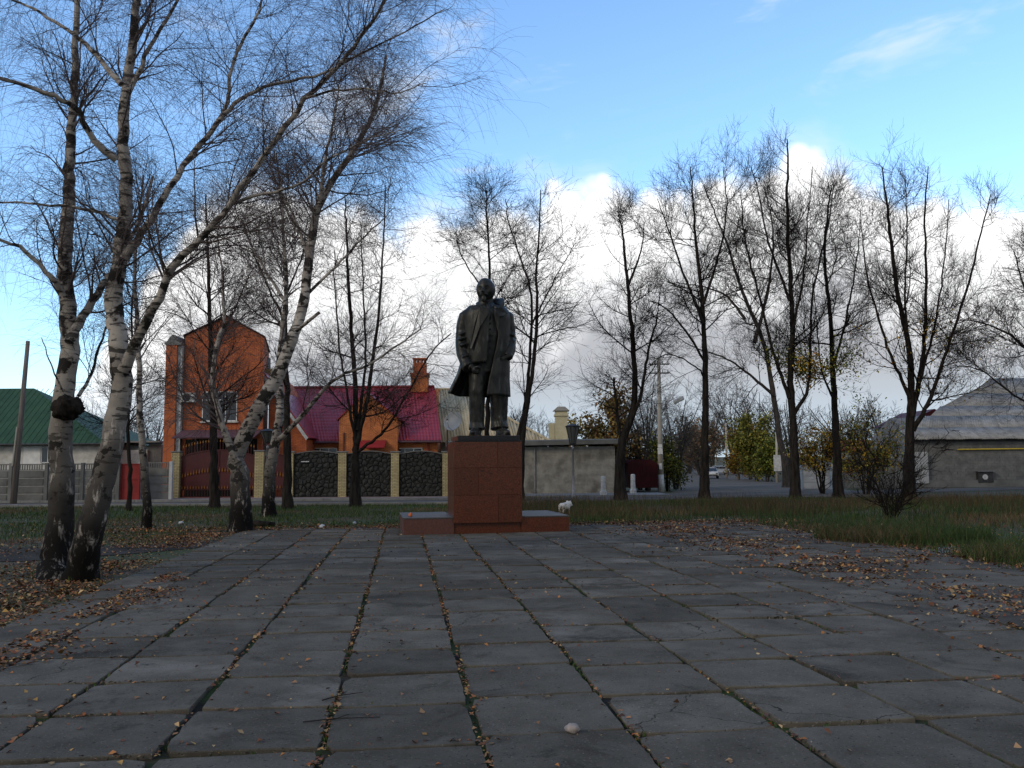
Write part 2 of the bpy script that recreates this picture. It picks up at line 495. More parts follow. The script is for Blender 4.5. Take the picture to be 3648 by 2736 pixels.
class MB:
    def __init__(s): s.v = []; s.f = []; s.m = []

    def add(s, vs, fs, mi=0):
        b = len(s.v); s.v += [Vector(v) for v in vs]
        for f in fs: s.f.append([b + i for i in f]); s.m.append(mi)
        return s

    def box(s, x0, x1, y0, y1, z0, z1, mi=0):
        vs = [(x, y, z) for z in (z0, z1) for y in (y0, y1) for x in (x0, x1)]
        return s.add(vs, [(0, 2, 3, 1), (4, 5, 7, 6), (0, 1, 5, 4), (2, 6, 7, 3), (0, 4, 6, 2), (1, 3, 7, 5)], mi)

    def obox(s, c, size, M=None, mi=0):
        sx, sy, sz = [d / 2 for d in size]
        vs = [Vector((x, y, z)) for z in (-sz, sz) for y in (-sy, sy) for x in (-sx, sx)]
        if M is not None: vs = [M @ v for v in vs]
        vs = [v + Vector(c) for v in vs]
        return s.add(vs, [(0, 2, 3, 1), (4, 5, 7, 6), (0, 1, 5, 4), (2, 6, 7, 3), (0, 4, 6, 2), (1, 3, 7, 5)], mi)

    def prism_y(s, poly, y0, y1, mi=0):
        """polygon in x,z extruded along y"""
        n = len(poly)
        vs = [(x, y0, z) for x, z in poly] + [(x, y1, z) for x, z in poly]
        fs = [tuple(range(n)), tuple(range(2 * n - 1, n - 1, -1))] + [(i, i + n, (i + 1) % n + n, (i + 1) % n) for i in range(n)]
        return s.add(vs, fs, mi)

    def prism_x(s, poly, x0, x1, mi=0):
        n = len(poly)
        vs = [(x0, y, z) for y, z in poly] + [(x1, y, z) for y, z in poly]
        fs = [tuple(range(n)), tuple(range(2 * n - 1, n - 1, -1))] + [(i, i + n, (i + 1) % n + n, (i + 1) % n) for i in range(n)]
        return s.add(vs, fs, mi)

    def sheet(s, pts, th, mi=0):
        """flat polygon with thickness along its normal (downwards)"""
        pts = [Vector(p) for p in pts]
        nrm = (pts[1] - pts[0]).cross(pts[2] - pts[0]).normalized() * -th
        n = len(pts)
        fs = [tuple(range(n)), tuple(range(2 * n - 1, n - 1, -1))] + [(i, i + n, (i + 1) % n + n, (i + 1) % n) for i in range(n)]
        return s.add(pts + [p + nrm for p in pts], fs, mi)

    def tube(s, pts, rads, n=8, caps=True, mi=0):
        pts = [Vector(p) for p in pts]
        if isinstance(rads, (int, float)): rads = [rads] * len(pts)
        b = len(s.v)
        ref = None
        for i, p in enumerate(pts):
            t = (pts[min(i + 1, len(pts) - 1)] - pts[max(i - 1, 0)]).normalized()
            if ref is None: ref = Vector((1, 0, 0)) if abs(t.x) < .8 else Vector((0, 1, 0))
            u = (ref - t * ref.dot(t)).normalized(); w = t.cross(u); ref = u
            for k in range(n):
                a = 2 * math.pi * k / n
                s.v.append(p + (u * math.cos(a) + w * math.sin(a)) * rads[i])
        for i in range(len(pts) - 1):
            for k in range(n):
                a = b + i * n + k; c = b + i * n + (k + 1) % n
                s.f.append([a, c, c + n, a + n]); s.m.append(mi)
        if caps:
            s.f.append([b + k for k in range(n)][::-1]); s.m.append(mi)
            e = b + (len(pts) - 1) * n
            s.f.append([e + k for k in range(n)]); s.m.append(mi)
        return s

    def lathe(s, prof, n=16, c=(0, 0, 0), mi=0):
        c = Vector(c)
        b = len(s.v)
        for r, z in prof:
            for k in range(n):
                a = 2 * math.pi * k / n
                s.v.append(c + Vector((r * math.cos(a), r * math.sin(a), z)))
        for i in range(len(prof) - 1):
            for k in range(n):
                a = b + i * n + k; d = b + i * n + (k + 1) % n
                s.f.append([a, d, d + n, a + n]); s.m.append(mi)
        s.f.append([b + k for k in range(n)][::-1]); s.m.append(mi)
        e = b + (len(prof) - 1) * n
        s.f.append([e + k for k in range(n)]); s.m.append(mi)
        return s

    def ellipsoid(s, c, r, M=None, nu=20, nv=12, mi=0, fn=None):
        b = len(s.v); c = Vector(c)
        for i in range(nv + 1):
            th = math.pi * i / nv
            for k in range(nu):
                a = 2 * math.pi * k / nu
                d = Vector((math.sin(th) * math.cos(a), math.sin(th) * math.sin(a), math.cos(th)))
                p = Vector((d.x * r[0], d.y * r[1], d.z * r[2]))
                if fn: p = fn(d, p)
                if M is not None: p = M @ p
                s.v.append(c + p)
        for i in range(nv):
            for k in range(nu):
                a = b + i * nu + k; d = b + i * nu + (k + 1) % nu
                s.f.append([a, a + nu, d + nu, d]); s.m.append(mi)
        return s

    def mesh(s, name, mats, off=(0, 0, 0), smooth=False, fix=True):
        me = bpy.data.meshes.new(name)
        o = Vector(off)
        me.from_pydata([v - o for v in s.v], [], s.f)
        for m in (mats if isinstance(mats, (list, tuple)) else [mats]): me.materials.append(MATS[m])
        me.polygons.foreach_set('material_index', s.m)
        if fix:
            bm = bmesh.new(); bm.from_mesh(me)
            bmesh.ops.recalc_face_normals(bm, faces=bm.faces)
            bm.to_mesh(me); bm.free()
        if smooth: me.polygons.foreach_set('use_smooth', [True] * len(me.polygons))
        me.update()
        return me

    def build(s, name, mats, parent=None, smooth=False, bevel=0.0, local=False, angle=None):
        off = (0, 0, 0)
        if parent is not None and not local:
            off = parent.location.copy()
            if parent.parent: off += parent.parent.location
        me = s.mesh(name, mats, off, smooth)
        o = link(name, me, parent)
        if bevel:
            md = o.modifiers.new('bevel', 'BEVEL'); md.width = bevel; md.segments = 2; md.limit_method = 'ANGLE'
        return o


def wbox(name, mat, parent, px0, px1, py0, py1, D, depth, **k):
    """box whose front face covers the pixel rectangle at distance D"""
    a = P(px0, py1, D); b = P(px1, py0, D)
    return MB().box(a.x, b.x, D, D + depth, a.z, b.z).build(name, mat, parent, **k)


def gz(y):
    """the ground climbs gently down the far street"""
    t = max(0.0, y - 90.0)
    return .011 * t * t / (t + 40.0)
# ------------------------------------------------------------------ the setting: ground, plaza, paths, streets
rng = np.random.default_rng(11)
PSI = R(7.1)
CU, SU = math.cos(PSI), math.sin(PSI)


def uv2xy(u, v): return u * CU - v * SU, u * SU + v * CU


def xy2uv(x, y): return x * CU + y * SU, -x * SU + y * CU


def lf(x, y, s=1.0, seed=0.0):
    """smooth low-frequency field in 0..1"""
    f = (np.sin(x * 1.3 * s + 1.7 + seed) + np.sin(y * 1.1 * s - x * .6 * s + 4.1 + seed * 2) + np.sin((x + y) * 2.3 * s + seed * 3) * .6
         + np.sin(x * 3.1 * s - y * 2.7 * s + seed * 5) * .5)
    return np.clip(f / 6.2 + .5, 0, 1)


def ground_sheet():
    ys = [-80, -20, 0, 20, 40, 60, 80, 90, 100, 112, 125, 140, 160, 190, 230, 290, 380, 600, 1200, 3000]
    xs = [-1500, -300, -80, -30, 0, 30, 80, 300, 1500]
    V = np.array([(x, y, gz(y)) for y in ys for x in xs]); nx = len(xs)
    F = np.array([(j * nx + i, j * nx + i + 1, (j + 1) * nx + i + 1, (j + 1) * nx + i) for j in range(len(ys) - 1) for i in range(nx - 1)])
    o = link('ground', np_mesh('ground', V, F, 'soil', False))
    tag(o, kind='structure')


ground_sheet()


def strip(name, mat, center, widths, z, parent=None, kind='structure', th=.0):
    """ribbon along a centre line"""
    c = [Vector((x, y, 0)) for x, y in center]
    V = []
    for i, p in enumerate(c):
        t = (c[min(i + 1, len(c) - 1)] - c[max(i - 1, 0)]).normalized(); nrm = Vector((-t.y, t.x, 0))
        w = widths[i] if isinstance(widths, (list, tuple)) else widths
        for s in (-1, 1):
            q = p + nrm * s * w / 2; V.append((q.x, q.y, gz(q.y) + z))
    F = [(2 * i, 2 * i + 1, 2 * i + 3, 2 * i + 2)[::-1] for i in range(len(c) - 1)]
    me = np_mesh(name, np.array(V), np.array(F), mat, False)
    return tag(link(name, me, parent), kind=kind)


STREET = [(-90, 44.2), (-40, 44.2), (-12, 44.2), (-2, 44.8), (8, 48.4), (20, 54.2), (40, 65), (90, 94)]
strip('street', 'street_asphalt', STREET, 5.2, .016)
sroad = [(12.0 + .194 * (d - 50) + 3.0, d) for d in (47, 55, 65, 80, 90, 95, 100, 105, 110, 118, 126, 135, 150, 170, 200, 260, 340)]
strip('side_road', 'street_asphalt', sroad, [15, 12, 11, 11] + [10.5] * 13, .022)
# kerb of the street: a low run of kerb stones on the park side and on the house side
for nm, y0, y1, x1 in (('kerb', 41.28, 41.46, 1.0), ('kerb', 46.86, 47.04, -2.5)):
    b = MB(); x = -60.0
    while x < x1:
        b.box(x, min(x + 1.0, x1) - .012, y0 + random.uniform(-.01, .01), y1, 0, .13 + random.uniform(-.012, .008)); x += 1.0
    tag(b.build(nm, 'kerb_stone', None, bevel=.012), kind='structure')
tag(MB().box(-24, -2.4, 47.05, 50.6, 0, .11).build('pavement', 'pavers_pink'), kind='structure')
tag(MB().box(-2.4, 9.0, 50.2, 54.6, 0, .10).build('pavement', 'kerb_stone'), kind='structure')

# asphalt path that leaves the plaza to the left
pl = [G(250, 541), G(150, 549), G(60, 554), G(-200, 556)]
V = []
for p, w in zip(pl, (2.0, 2.6, 3.0, 3.2)): V += [(p.x, p.y - w / 2, .012), (p.x, p.y + w / 2, .012)]
me = np_mesh('path', np.array(V), np.array([(2 * i, 2 * i + 1, 2 * i + 3, 2 * i + 2) for i in range(3)]), 'asphalt', False)
tag(link('path', me), kind='structure')
# narrow trodden path at the right edge
pr = [G(905, 553), G(960, 549), G(1024, 545), G(1200, 537)]
V = []
for p in pr: V += [(p.x, p.y - .45, .012), (p.x, p.y + .45, .012)]
me = np_mesh('path', np.array(V), np.array([(2 * i, 2 * i + 1, 2 * i + 3, 2 * i + 2) for i in range(3)]), 'kerb_stone', False)
tag(link('path', me), kind='structure')

# plaza: joint bed with concrete slabs on it
U0, SP, V0, RP = .0125, .955, 5.55, .95
KC, KR = range(-4, 11), range(-3, 21)
bed = MB().box(U0 + SP * -4.5, U0 + SP * 10.5, V0 + RP * -3, V0 + RP * 20.6, -.05, .014).build('paved_plaza', 'joint_dirt', local=True)
bed.rotation_euler = (0, 0, PSI)
tag(bed, kind='structure')


def slab_mesh(i):
    r = random.Random(i)
    w, d, h = SP - .045, RP - .06, .05
    bm = bmesh.new()
    n = 7
    # irregular outline: chipped edges
    pts = []
    for sx, sy, ex, ey in ((-1, -1, 1, -1), (1, -1, 1, 1), (1, 1, -1, 1), (-1, 1, -1, -1)):
        for k in range(n):
            t = k / n
            j = 0 if k == 0 else r.uniform(-.012, .006)
            x = (sx + (ex - sx) * t) * w / 2; y = (sy + (ey - sy) * t) * d / 2
            if k == 0: x -= math.copysign(r.choice((.006, .012, .05)), x); y -= math.copysign(r.choice((.006, .012, .04)), y)
            if sy == ey: y += j
            else: x += j
            pts.append((x, y))
    top = [bm.verts.new((x * .992, y * .992, h + r.uniform(-.001, .001))) for x, y in pts]
    mid = [bm.verts.new((x, y, h - .008)) for x, y in pts]
    low = [bm.verts.new((x, y, 0)) for x, y in pts]
    bm.faces.new(top)
    for a, b in ((mid, top), (low, mid)):
        for k in range(len(pts)):
            l = (k + 1) % len(pts); bm.faces.new((a[k], a[l], b[l], b[k]))
    me = bpy.data.meshes.new('slab'); bm.to_mesh(me); bm.free()
    me.materials.append(MATS['slab_concrete'])
    return me


SL = [slab_mesh(i) for i in range(10)]
slots = []
for k in KC:
    off = random.uniform(-.10, .10)
    for j in KR:
        u = U0 + SP * k; v = V0 + RP * (j + .5) + off
        if v > V0 + RP * 20.3 and k < 9: pass
        slots.append((v, u, k, j))
slots.sort()
far = MB()
cnt = 0
for v, u, k, j in slots:
    x, y = uv2xy(u, v)
    if x < -.62 * y - 1.2 or x > .66 * y + 1.2 or y < 3.6: continue
    rot = (random.gauss(0, .009), random.gauss(0, .009), random.gauss(0, .007))
    loc = (u + random.gauss(0, .010), v + random.gauss(0, .010), -.006 + random.gauss(0, .004))
    if cnt < 300:
        link('slab', SL[random.randrange(10)], bed, loc, rot)
        cnt += 1
    else:
        far.obox((loc[0], loc[1], loc[2] + .025), (SP - .045, RP - .06, .05), Matrix.Rotation(rot[0], 3, 'X') @ Matrix.Rotation(rot[1], 3, 'Y'))
if far.v:
    tag(far.build('distant_slabs', 'slab_concrete', bed, local=True), kind='stuff')
PLZ_TOP = .046

# ------------------------------------------------------------------ fallen leaves
LEAFC = np.array([(.22, .072, .020), (.28, .11, .03), (.16, .050, .018), (.33, .18, .045), (.10, .040, .018), (.24, .14, .065), (.36, .23, .10), (.13, .065, .03), (.08, .04, .022), (.19, .10, .045)])


def leaves_np(x, y, z, size, tilt=.35, pal=LEAFC, w=None):
    n = len(x)
    tilt = tilt * rng.choice([.4, .7, 1.3], n)
    a = rng.uniform(0, 2 * np.pi, n)
    L = size[:, None] * np.stack([np.cos(a), np.sin(a), rng.normal(0, tilt, n)], 1)
    Wd = size[:, None] * .42 * np.stack([-np.sin(a), np.cos(a), rng.normal(0, tilt, n)], 1)
    c = np.stack([x, y, z + size * (.10 + tilt * .3)], 1)
    fold = np.zeros((n, 3)); fold[:, 2] = size * rng.uniform(.05, .35, n)
    V = np.stack([c - L * .5, c + Wd + fold, c + L * .5, c - Wd + fold], 1)
    V[:, :, 2] = np.maximum(V[:, :, 2], (z - .0 + .003)[:, None])
    F = (np.arange(n) * 4)[:, None, None] + np.array([[0, 1, 2], [0, 2, 3]])[None]
    ci = pal[rng.choice(len(pal), n, p=w)] * rng.uniform(.5, 1.55, (n, 1))
    return V.reshape(-1, 3), F.reshape(-1, 3), np.repeat(ci, 4, 0)


def fallen():
    X, Y, Z, S = [], [], [], []

    def put(u, v, z, s):
        x, y = uv2xy(u, v)
        X.append(x); Y.append(y); Z.append(np.full(len(x), z)); S.append(s)

    def big(n): return rng.uniform(.022, .06, n) * rng.choice([1, 1, 1.5], n)
    # left border: thick litter beside the slabs
    n = 30000
    v = 3.5 + 21 * rng.random(n) ** 1.2; u = -3.7 - np.abs(rng.normal(0, 1.5, n)) - .9 * rng.random(n) + (v > 14) * -.4
    k = rng.random(n) < .25 + .75 * lf(u, v, 1.0)
    px, py = uv2xy(u, v)
    k &= ~((py > 16.6) & (py < 19.2) & (rng.random(n) < .86))
    put(u[k], v[k], .02, big(k.sum()) * .9)
    # spill on the first slabs at the left
    n = 3800
    v = rng.uniform(4.5, 15, n); u = -3.75 + np.abs(rng.normal(0, .45, n)); k = lf(u, v, 1.6, 2) > .45
    put(u[k], v[k], PLZ_TOP, big(k.sum()) * .8)
    # right swath
    n = 36000
    v = rng.uniform(7.0, 25, n); u = 8.3 + rng.normal(0, 1.3, n) - .05 * (v - 9)
    ju = np.abs(((u - U0) / SP + .5) % 1 - .0); ju = np.minimum(ju, 1 - ju); jv = ((v - V0) / RP) % 1; jv = np.minimum(jv, 1 - jv)
    pr_ = np.clip(lf(u, v, 1.3, 1) * 1.5 - .42, 0, 1) * np.where((ju < .13) | (jv < .16), 1.0, .38)
    pr_ = np.maximum(pr_, np.clip((u - 9.3) / 1.2, 0, .9))
    k = rng.random(n) < pr_
    put(u[k], v[k], PLZ_TOP, big(k.sum()))
    # along the joints, mostly those that run away from the camera
    n = 22000
    kk = rng.integers(-4, 11, n); u = U0 + SP * (kk + .5) + rng.normal(0, .022, n); v = rng.uniform(3.8, 25, n)
    k = rng.random(n) < np.clip(lf(u * 3, v, 1.5, 3) * 2.2 - .85, .02, 1)
    put(u[k], v[k], PLZ_TOP - .012, big(k.sum()) * .62)
    n = 15000
    jj = rng.integers(-2, 20, n); v = V0 + RP * jj + rng.normal(0, .02, n); u = rng.uniform(-4.2, 10, n)
    k = rng.random(n) < np.clip(lf(u, v * 3, 1.5, 4) * 2.2 - 1.0, .01, 1)
    put(u[k], v[k], PLZ_TOP - .012, big(k.sum()) * .6)
    # scattered over the slabs
    n = 3400
    u = rng.uniform(-4.2, 10, n); v = 3.8 + 21 * rng.random(n)
    k = rng.random(n) < .35 + .65 * (u < 0)
    put(u[k], v[k], PLZ_TOP, rng.uniform(.025, .055, k.sum()))
    # edge of the plaza at the far side and on the lawns
    n = 14000
    u = rng.uniform(-9, 12, n); v = 24.9 + np.abs(rng.normal(0, 1.1, n))
    k = rng.random(n) < .3 + .7 * lf(u, v, 1.0, 5)
    put(u[k], v[k], .03, big(k.sum()) * 1.1)
    n = 9000
    u = rng.uniform(-22, -4, n); v = rng.uniform(18.5, 30, n)
    k = rng.random(n) < np.clip(lf(u, v, .6, 6) * 1.6 - .35, .05, 1)
    put(u[k], v[k], .03, big(k.sum()) * 1.1)
    n = 16000
    u = rng.uniform(9.8, 20, n); v = rng.uniform(9, 24, n)
    k = rng.random(n) < np.clip(1.3 - (u - 9.8) / 3.2, .12, 1) * (.25 + .75 * lf(u, v, .9, 7))
    put(u[k], v[k], .03, big(k.sum()) * 1.2)
    x, y, z, s = [np.concatenate(a) for a in (X, Y, Z, S)]
    V, F, C = leaves_np(x, y, z, s)
    tag(link('fallen_leaves', np_mesh('fallen_leaves', V, F, 'leaf', False, C)), 'brown and yellow fallen leaves scattered over slabs and lawn edges', 'leaves', kind='stuff')


fallen()


# ------------------------------------------------------------------ grass and weeds
def blades(name, x, y, h, w, cols, label, lean=.35, z0=.0):
    n = len(x)
    a = rng.uniform(0, 2 * np.pi, n)
    b = np.stack([x, y, np.full(n, z0)], 1)
    d = np.stack([np.cos(a), np.sin(a), np.zeros(n)], 1) * w[:, None]
    le = rng.normal(0, lean, (n, 2)) * h[:, None]
    tip = b + np.stack([le[:, 0], le[:, 1], h], 1)
    mid = b + np.stack([le[:, 0] * .3, le[:, 1] * .3, h * .55], 1)
    V = np.stack([b - d, b + d, mid + d * .7, mid - d * .7, tip], 1).reshape(-1, 3)
    i = (np.arange(n) * 5)[:, None, None]
    F = (i + np.array([[0, 1, 2], [0, 2, 3], [3, 2, 4]])[None]).reshape(-1, 3)
    C = np.repeat(cols, 5, 0)
    o = link(name, np_mesh(name, V, F, 'grass_blade', False, C))
    return tag(o, label, 'grass', kind='stuff')


GREEN = np.array([(.030, .060, .010), (.045, .080, .014), (.065, .092, .018), (.022, .045, .009)])
DRY = np.array([(.13, .085, .035), (.10, .065, .030), (.17, .12, .055), (.075, .050, .026)])


def grass_cols(x, y, dry, seed):
    n = len(x)
    f = lf(x, y, .5, seed) * .8 + rng.random(n) * .35
    g = GREEN[rng.integers(0, 4, n)]; d = DRY[rng.integers(0, 4, n)]
    c = np.where((f > 1 - dry)[:, None], d, g)
    return c * rng.uniform(.7, 1.3, (n, 1))


def lawns():
    # left lawn between plaza and street
    n = 80000
    x = rng.uniform(-33, 4, n); y = 20 + 21 * rng.random(n) ** .9
    u, v = xy2uv(x, y)
    k = ((v > 25.3) | (u < -5.2 - .8 * lf(x, y, 1.3))) & (np.abs(x) < .62 * y + 2) & (y < 41.2)
    k &= rng.random(n) < np.clip(lf(x, y, .8, 8) * 2.2 - .25 + (y > 30) * .35, .05, 1)
    x, y = x[k], y[k]
    blades('lawn_grass', x, y, rng.uniform(.05, .15, len(x)), rng.uniform(.005, .011, len(x)), grass_cols(x, y, .24, 1) * .9,
           'short autumn grass on the lawn left of the plaza')
    # tuft patches near the left border
    n = 9000
    x = rng.uniform(-9.5, -4, n); y = rng.uniform(7, 16.2, n); u, v = xy2uv(x, y)
    k = (u < -4.9) & (lf(x, y, 1.1, 9) > .55)
    x, y = x[k], y[k]
    blades('verge_grass', x, y, rng.uniform(.04, .13, len(x)), rng.uniform(.003, .006, len(x)), grass_cols(x, y, .35, 2),
           'tufts of grass in the leaf litter left of the slabs')
    # right side: green turf with tall dry weeds
    n = 120000
    x = rng.uniform(-1, 32, n); y = 11 + 33 * rng.random(n) ** .9
    u, v = xy2uv(x, y)
    edge = 9.4 + 1.1 * lf(x, y, 1.1, 4)
    k = ((v > 25.4 + lf(x, y, 1.2, 2)) | (u > edge)) & (x < .64 * y + 1.5) & (y < 42.5 + np.clip(x - 8, 0, 40) * .5)
    k &= rng.random(n) < np.clip(lf(x, y, .7, 10) * 2.2 - .2, .08, 1)
    x, y = x[k], y[k]
    u, v = xy2uv(x, y)
    h = rng.uniform(.07, .22, len(x)) * (1 + .5 * lf(x, y, .9, 3))
    blades('meadow_grass', x, y, h, rng.uniform(.005, .011, len(x)), grass_cols(x, y, .26, 3) * .85, 'rough green grass on the meadow right of the plaza')
    n = 30000
    x = rng.uniform(0, 31, n); y = 25 + 18 * rng.random(n)
    u, v = xy2uv(x, y)
    k = (v > 26.4 + lf(x, y, 1.0, 6) * 1.4) & (x < .64 * y + 1.5) & (y < 42 + np.clip(x - 10, 0, 40) * .4)
    k &= rng.random(n) < np.clip(lf(x, y, .55, 12) * 2.6 - .75, .03, 1)
    x, y = x[k], y[k]
    blades('dry_weeds', x, y, rng.uniform(.2, .62, len(x)), rng.uniform(.004, .009, len(x)), grass_cols(x, y, .85, 5) * .5,
           'tall dry brown weeds behind the plaza on the right', .22)
    # clump of grass that reaches over the slabs at the right
    n = 9000
    a = rng.uniform(0, 2 * np.pi, n); r = np.sqrt(rng.random(n))
    c = G(862, 541); x = c.x + 1.9 * r * np.cos(a) + .9; y = c.y + 1.5 * r * np.sin(a)
    blades('grass_clump', x, y, rng.uniform(.12, .42, n), rng.uniform(.004, .008, n), grass_cols(x, y, .12, 7) * .8, 'thick green grass clump overhanging the slabs at right', .4)
    n = 7000
    a = rng.uniform(0, 2 * np.pi, n); r = np.sqrt(rng.random(n))
    c = G(1015, 562); x = c.x + 1.8 * r * np.cos(a) + 1.0; y = c.y + 1.6 * r * np.sin(a)
    blades('grass_clump', x, y, rng.uniform(.12, .40, n), rng.uniform(.004, .007, n), grass_cols(x, y, .12, 8) * .8, 'dark grass clump at the right edge above the leaf swath', .4)

    # moss and seedlings in the joints of the slabs
    n = 26000
    a = rng.random(n) < .6
    u = np.where(a, U0 + SP * (rng.integers(-4, 11, n) + .5) + rng.normal(0, .010, n), rng.uniform(-4.2, 10, n))
    v = np.where(a, 3.8 + 20 * rng.random(n) ** 1.3, V0 + RP * rng.integers(-2, 20, n) + rng.normal(0, .009, n))
    k = rng.random(n) < np.clip(lf(u * 2, v * 2, 1.4, 14) * 2.6 - 1.0, .0, 1)
    x, y = uv2xy(u[k], v[k])
    blades('joint_moss', x, y, rng.uniform(.012, .045, len(x)), rng.uniform(.003, .008, len(x)), grass_cols(x, y, .2, 9) * 1.1, 'moss and tiny weeds growing in the joints between the slabs', .6, .014)


lawns()
# ------------------------------------------------------------------ monument
PROT = R(9)
pc = G(488.3, 535.2)
ped = empty('pedestal', pc, 'tall polished red granite pedestal with low side benches, under the bronze statue', 'pedestal', rz=PROT)


def lb(name, mat, x0, x1, y0, y1, z0, z1, parent=None, bevel=.006):
    return MB().box(x0, x1, y0, y1, z0, z1).build(name, mat, parent or ped, local=True, bevel=bevel)


ZB, ZT = .31, 2.35
lb('core', 'mortar', -.845, .845, .03, 1.77, ZB + .005, ZT - .005)
rows = [(1.693, ZT, .252), (1.009, 1.687, -.25), (ZB, 1.003, .26)]
for z0, z1, sx in rows:
    for x0, x1 in ((-.875, sx - .003), (sx + .003, .875)):
        o = lb('granite_panel', 'granite_red', x0, x1, 0, .032, z0, z1, bevel=.004)
    for y0, y1 in ((.035, .95), (.956, 1.765)):
        lb('granite_panel', 'granite_red', -.875, -.843, y0, y1, z0, z1, bevel=.004)
        lb('granite_panel', 'granite_red', .843, .875, y0, y1, z0, z1, bevel=.004)
    lb('granite_panel', 'granite_red', -.875, .875, 1.768, 1.80, z0, z1, bevel=.004)
lb('plinth', 'granite_red', -.855, .855, .10, 1.70, 0, ZB - .002)
lb('cap_slab', 'granite_black', -.84, .885, .0, 1.78, ZT + .002, ZT + .035)
cp = lb('cap_block', 'granite_red', -.765, .835, .075, 1.65, ZT + .036, ZT + .165)
lb('front_plate', 'granite_black', -.755, .825, .045, .0735, ZT + .038, ZT + .160, cp)
# chipped marks where letters were taken off the front
for (cx, cz, sx, sz) in ((-.60, 1.42, .075, .035), (-.145, 1.615, .14, .05), (.085, 1.55, .09, .03), (-.44, 1.36, .05, .03), (.29, 1.37, .045, .03)):
    r = random.Random(int(cx * 100))
    pts = [(cx + sx * .5 * math.cos(a) * r.uniform(.6, 1.1), cz + sz * .5 * math.sin(a) * r.uniform(.5, 1.1)) for a in [k * math.pi / 4 for k in range(8)]]
    MB().prism_y(pts, -.0035, .004).build('chip', 'granite_black', ped, local=True)
for sgn, x0, x1, m in ((-1, -2.13, -.86, 'granite_reflect_tint'), (1, .86, 2.10, 'granite_red')):
    bn = lb('bench', m, x0, x1, .06, 2.9, 0, .425, bevel=.01)
    lb('top_slab', 'granite_sky_grey', x0 - .01, x1 + .01 if sgn > 0 else x1, .05, 2.05, .427, .462, bn)
    lb('top_slab', 'granite_sky_grey', x0 - .01, x1 + .01 if sgn > 0 else x1, 2.07, 2.91, .427, .458, bn)
lb('bench', 'granite_reflect_tint', -.856, .856, 1.84, 2.9, 0, .42, bevel=.01)

# ------------------------------------------------------------------ statue
ca, sa = math.cos(PROT), math.sin(PROT)
SY = .86
st_loc = Vector((pc.x - SY * sa + .10 * ca, pc.y + SY * ca + .10 * sa, ZT + .166))
st = empty('statue', st_loc, 'dark bronze statue of a standing man in an open overcoat, on the red pedestal', 'statue', rz=PROT)


def remesh(o, vox, smooth=6, disp=0.0):
    md = o.modifiers.new('remesh', 'REMESH'); md.mode = 'VOXEL'; md.voxel_size = vox; md.use_smooth_shade = True
    if smooth:
        s = o.modifiers.new('smooth', 'SMOOTH'); s.factor = .5; s.iterations = smooth
    if disp:
        t = bpy.data.textures.new('folds', 'CLOUDS'); t.noise_scale = .16; t.noise_depth = 2
        d = o.modifiers.new('folds', 'DISPLACE'); d.texture = t; d.strength = disp; d.mid_level = .5


def loft(b, rings, n=28, fold=None):
    """rings (z, cx, cy, rx, ry)"""
    base = len(b.v)
    for z, cx, cy, rx, ry in rings:
        for k in range(n):
            a = 2 * math.pi * k / n
            b.v.append(Vector((cx + rx * math.cos(a), cy + ry * math.sin(a), z)))
    for i in range(len(rings) - 1):
        for k in range(n):
            p = base + i * n + k; q = base + i * n + (k + 1) % n
            b.f.append([p, q, q + n, p + n]); b.m.append(0)
    b.f.append([base + k for k in range(n)][::-1]); b.m.append(0)
    e = base + (len(rings) - 1) * n
    b.f.append([e + k for k in range(n)]); b.m.append(0)


b = MB()
loft(b, [(1.62, 0, .02, .36, .26), (1.9, 0, .02, .42, .30), (2.2, 0, .0, .43, .33), (2.55, 0, -.02, .44, .35), (2.9, 0, 0, .49, .34),
         (3.1, 0, .01, .53, .31), (3.24, 0, .02, .46, .27), (3.36, 0, .03, .28, .22), (3.44, -.01, .03, .17, .18)])
b.ellipsoid((-.47, .03, 3.06), (.20, .20, .20)); b.ellipsoid((.47, .03, 3.06), (.20, .20, .20))
# trousers with a crease and breaks over the shoes
b.tube([(-.19, .02, 1.95), (-.22, -.02, 1.6), (-.27, -.10, 1.12), (-.275, -.06, .7), (-.275, -.02, .35), (-.28, -.05, .17)],
       [.26, .265, .22, .20, .19, .215], 18)
b.tube([(.20, .03, 1.95), (.25, .04, 1.6), (.31, .02, 1.1), (.315, .05, .7), (.31, .07, .38), (.32, .03, .19)],
       [.27, .27, .25, .23, .215, .24], 18)
b.tube([(-.27, -.19, .92), (-.27, -.20, .75)], [.03, .05], 8)
b.tube([(.31, -.16, .5), (.33, -.17, .33), (.32, -.18, .22)], [.03, .06, .04], 8)
for (x, y, yaw) in ((-.335, -.19, -.42), (.39, -.12, .35)):                       # shoes
    Mz = Matrix.Rotation(yaw, 3, 'Z')
    b.ellipsoid((x, y, .095), (.125, .31, .10), Mz)
    b.ellipsoid(Vector((x, y, .13)) + Mz @ Vector((0, .12, 0)), (.125, .17, .13), Mz)
    b.obox(Vector((x, y, .025)) + Mz @ Vector((0, .0, 0)), (.20, .50, .05), Mz)
# neck and head
HM = Matrix.Rotation(R(-22), 3, 'Z') @ Matrix.Rotation(R(3), 3, 'X')
HC = Vector((-.03, -.05, 3.755))


def g(d, c, s): return math.exp(-((d[0] - c[0]) ** 2 + (d[1] - c[1]) ** 2 + (d[2] - c[2]) ** 2) / (s * s))


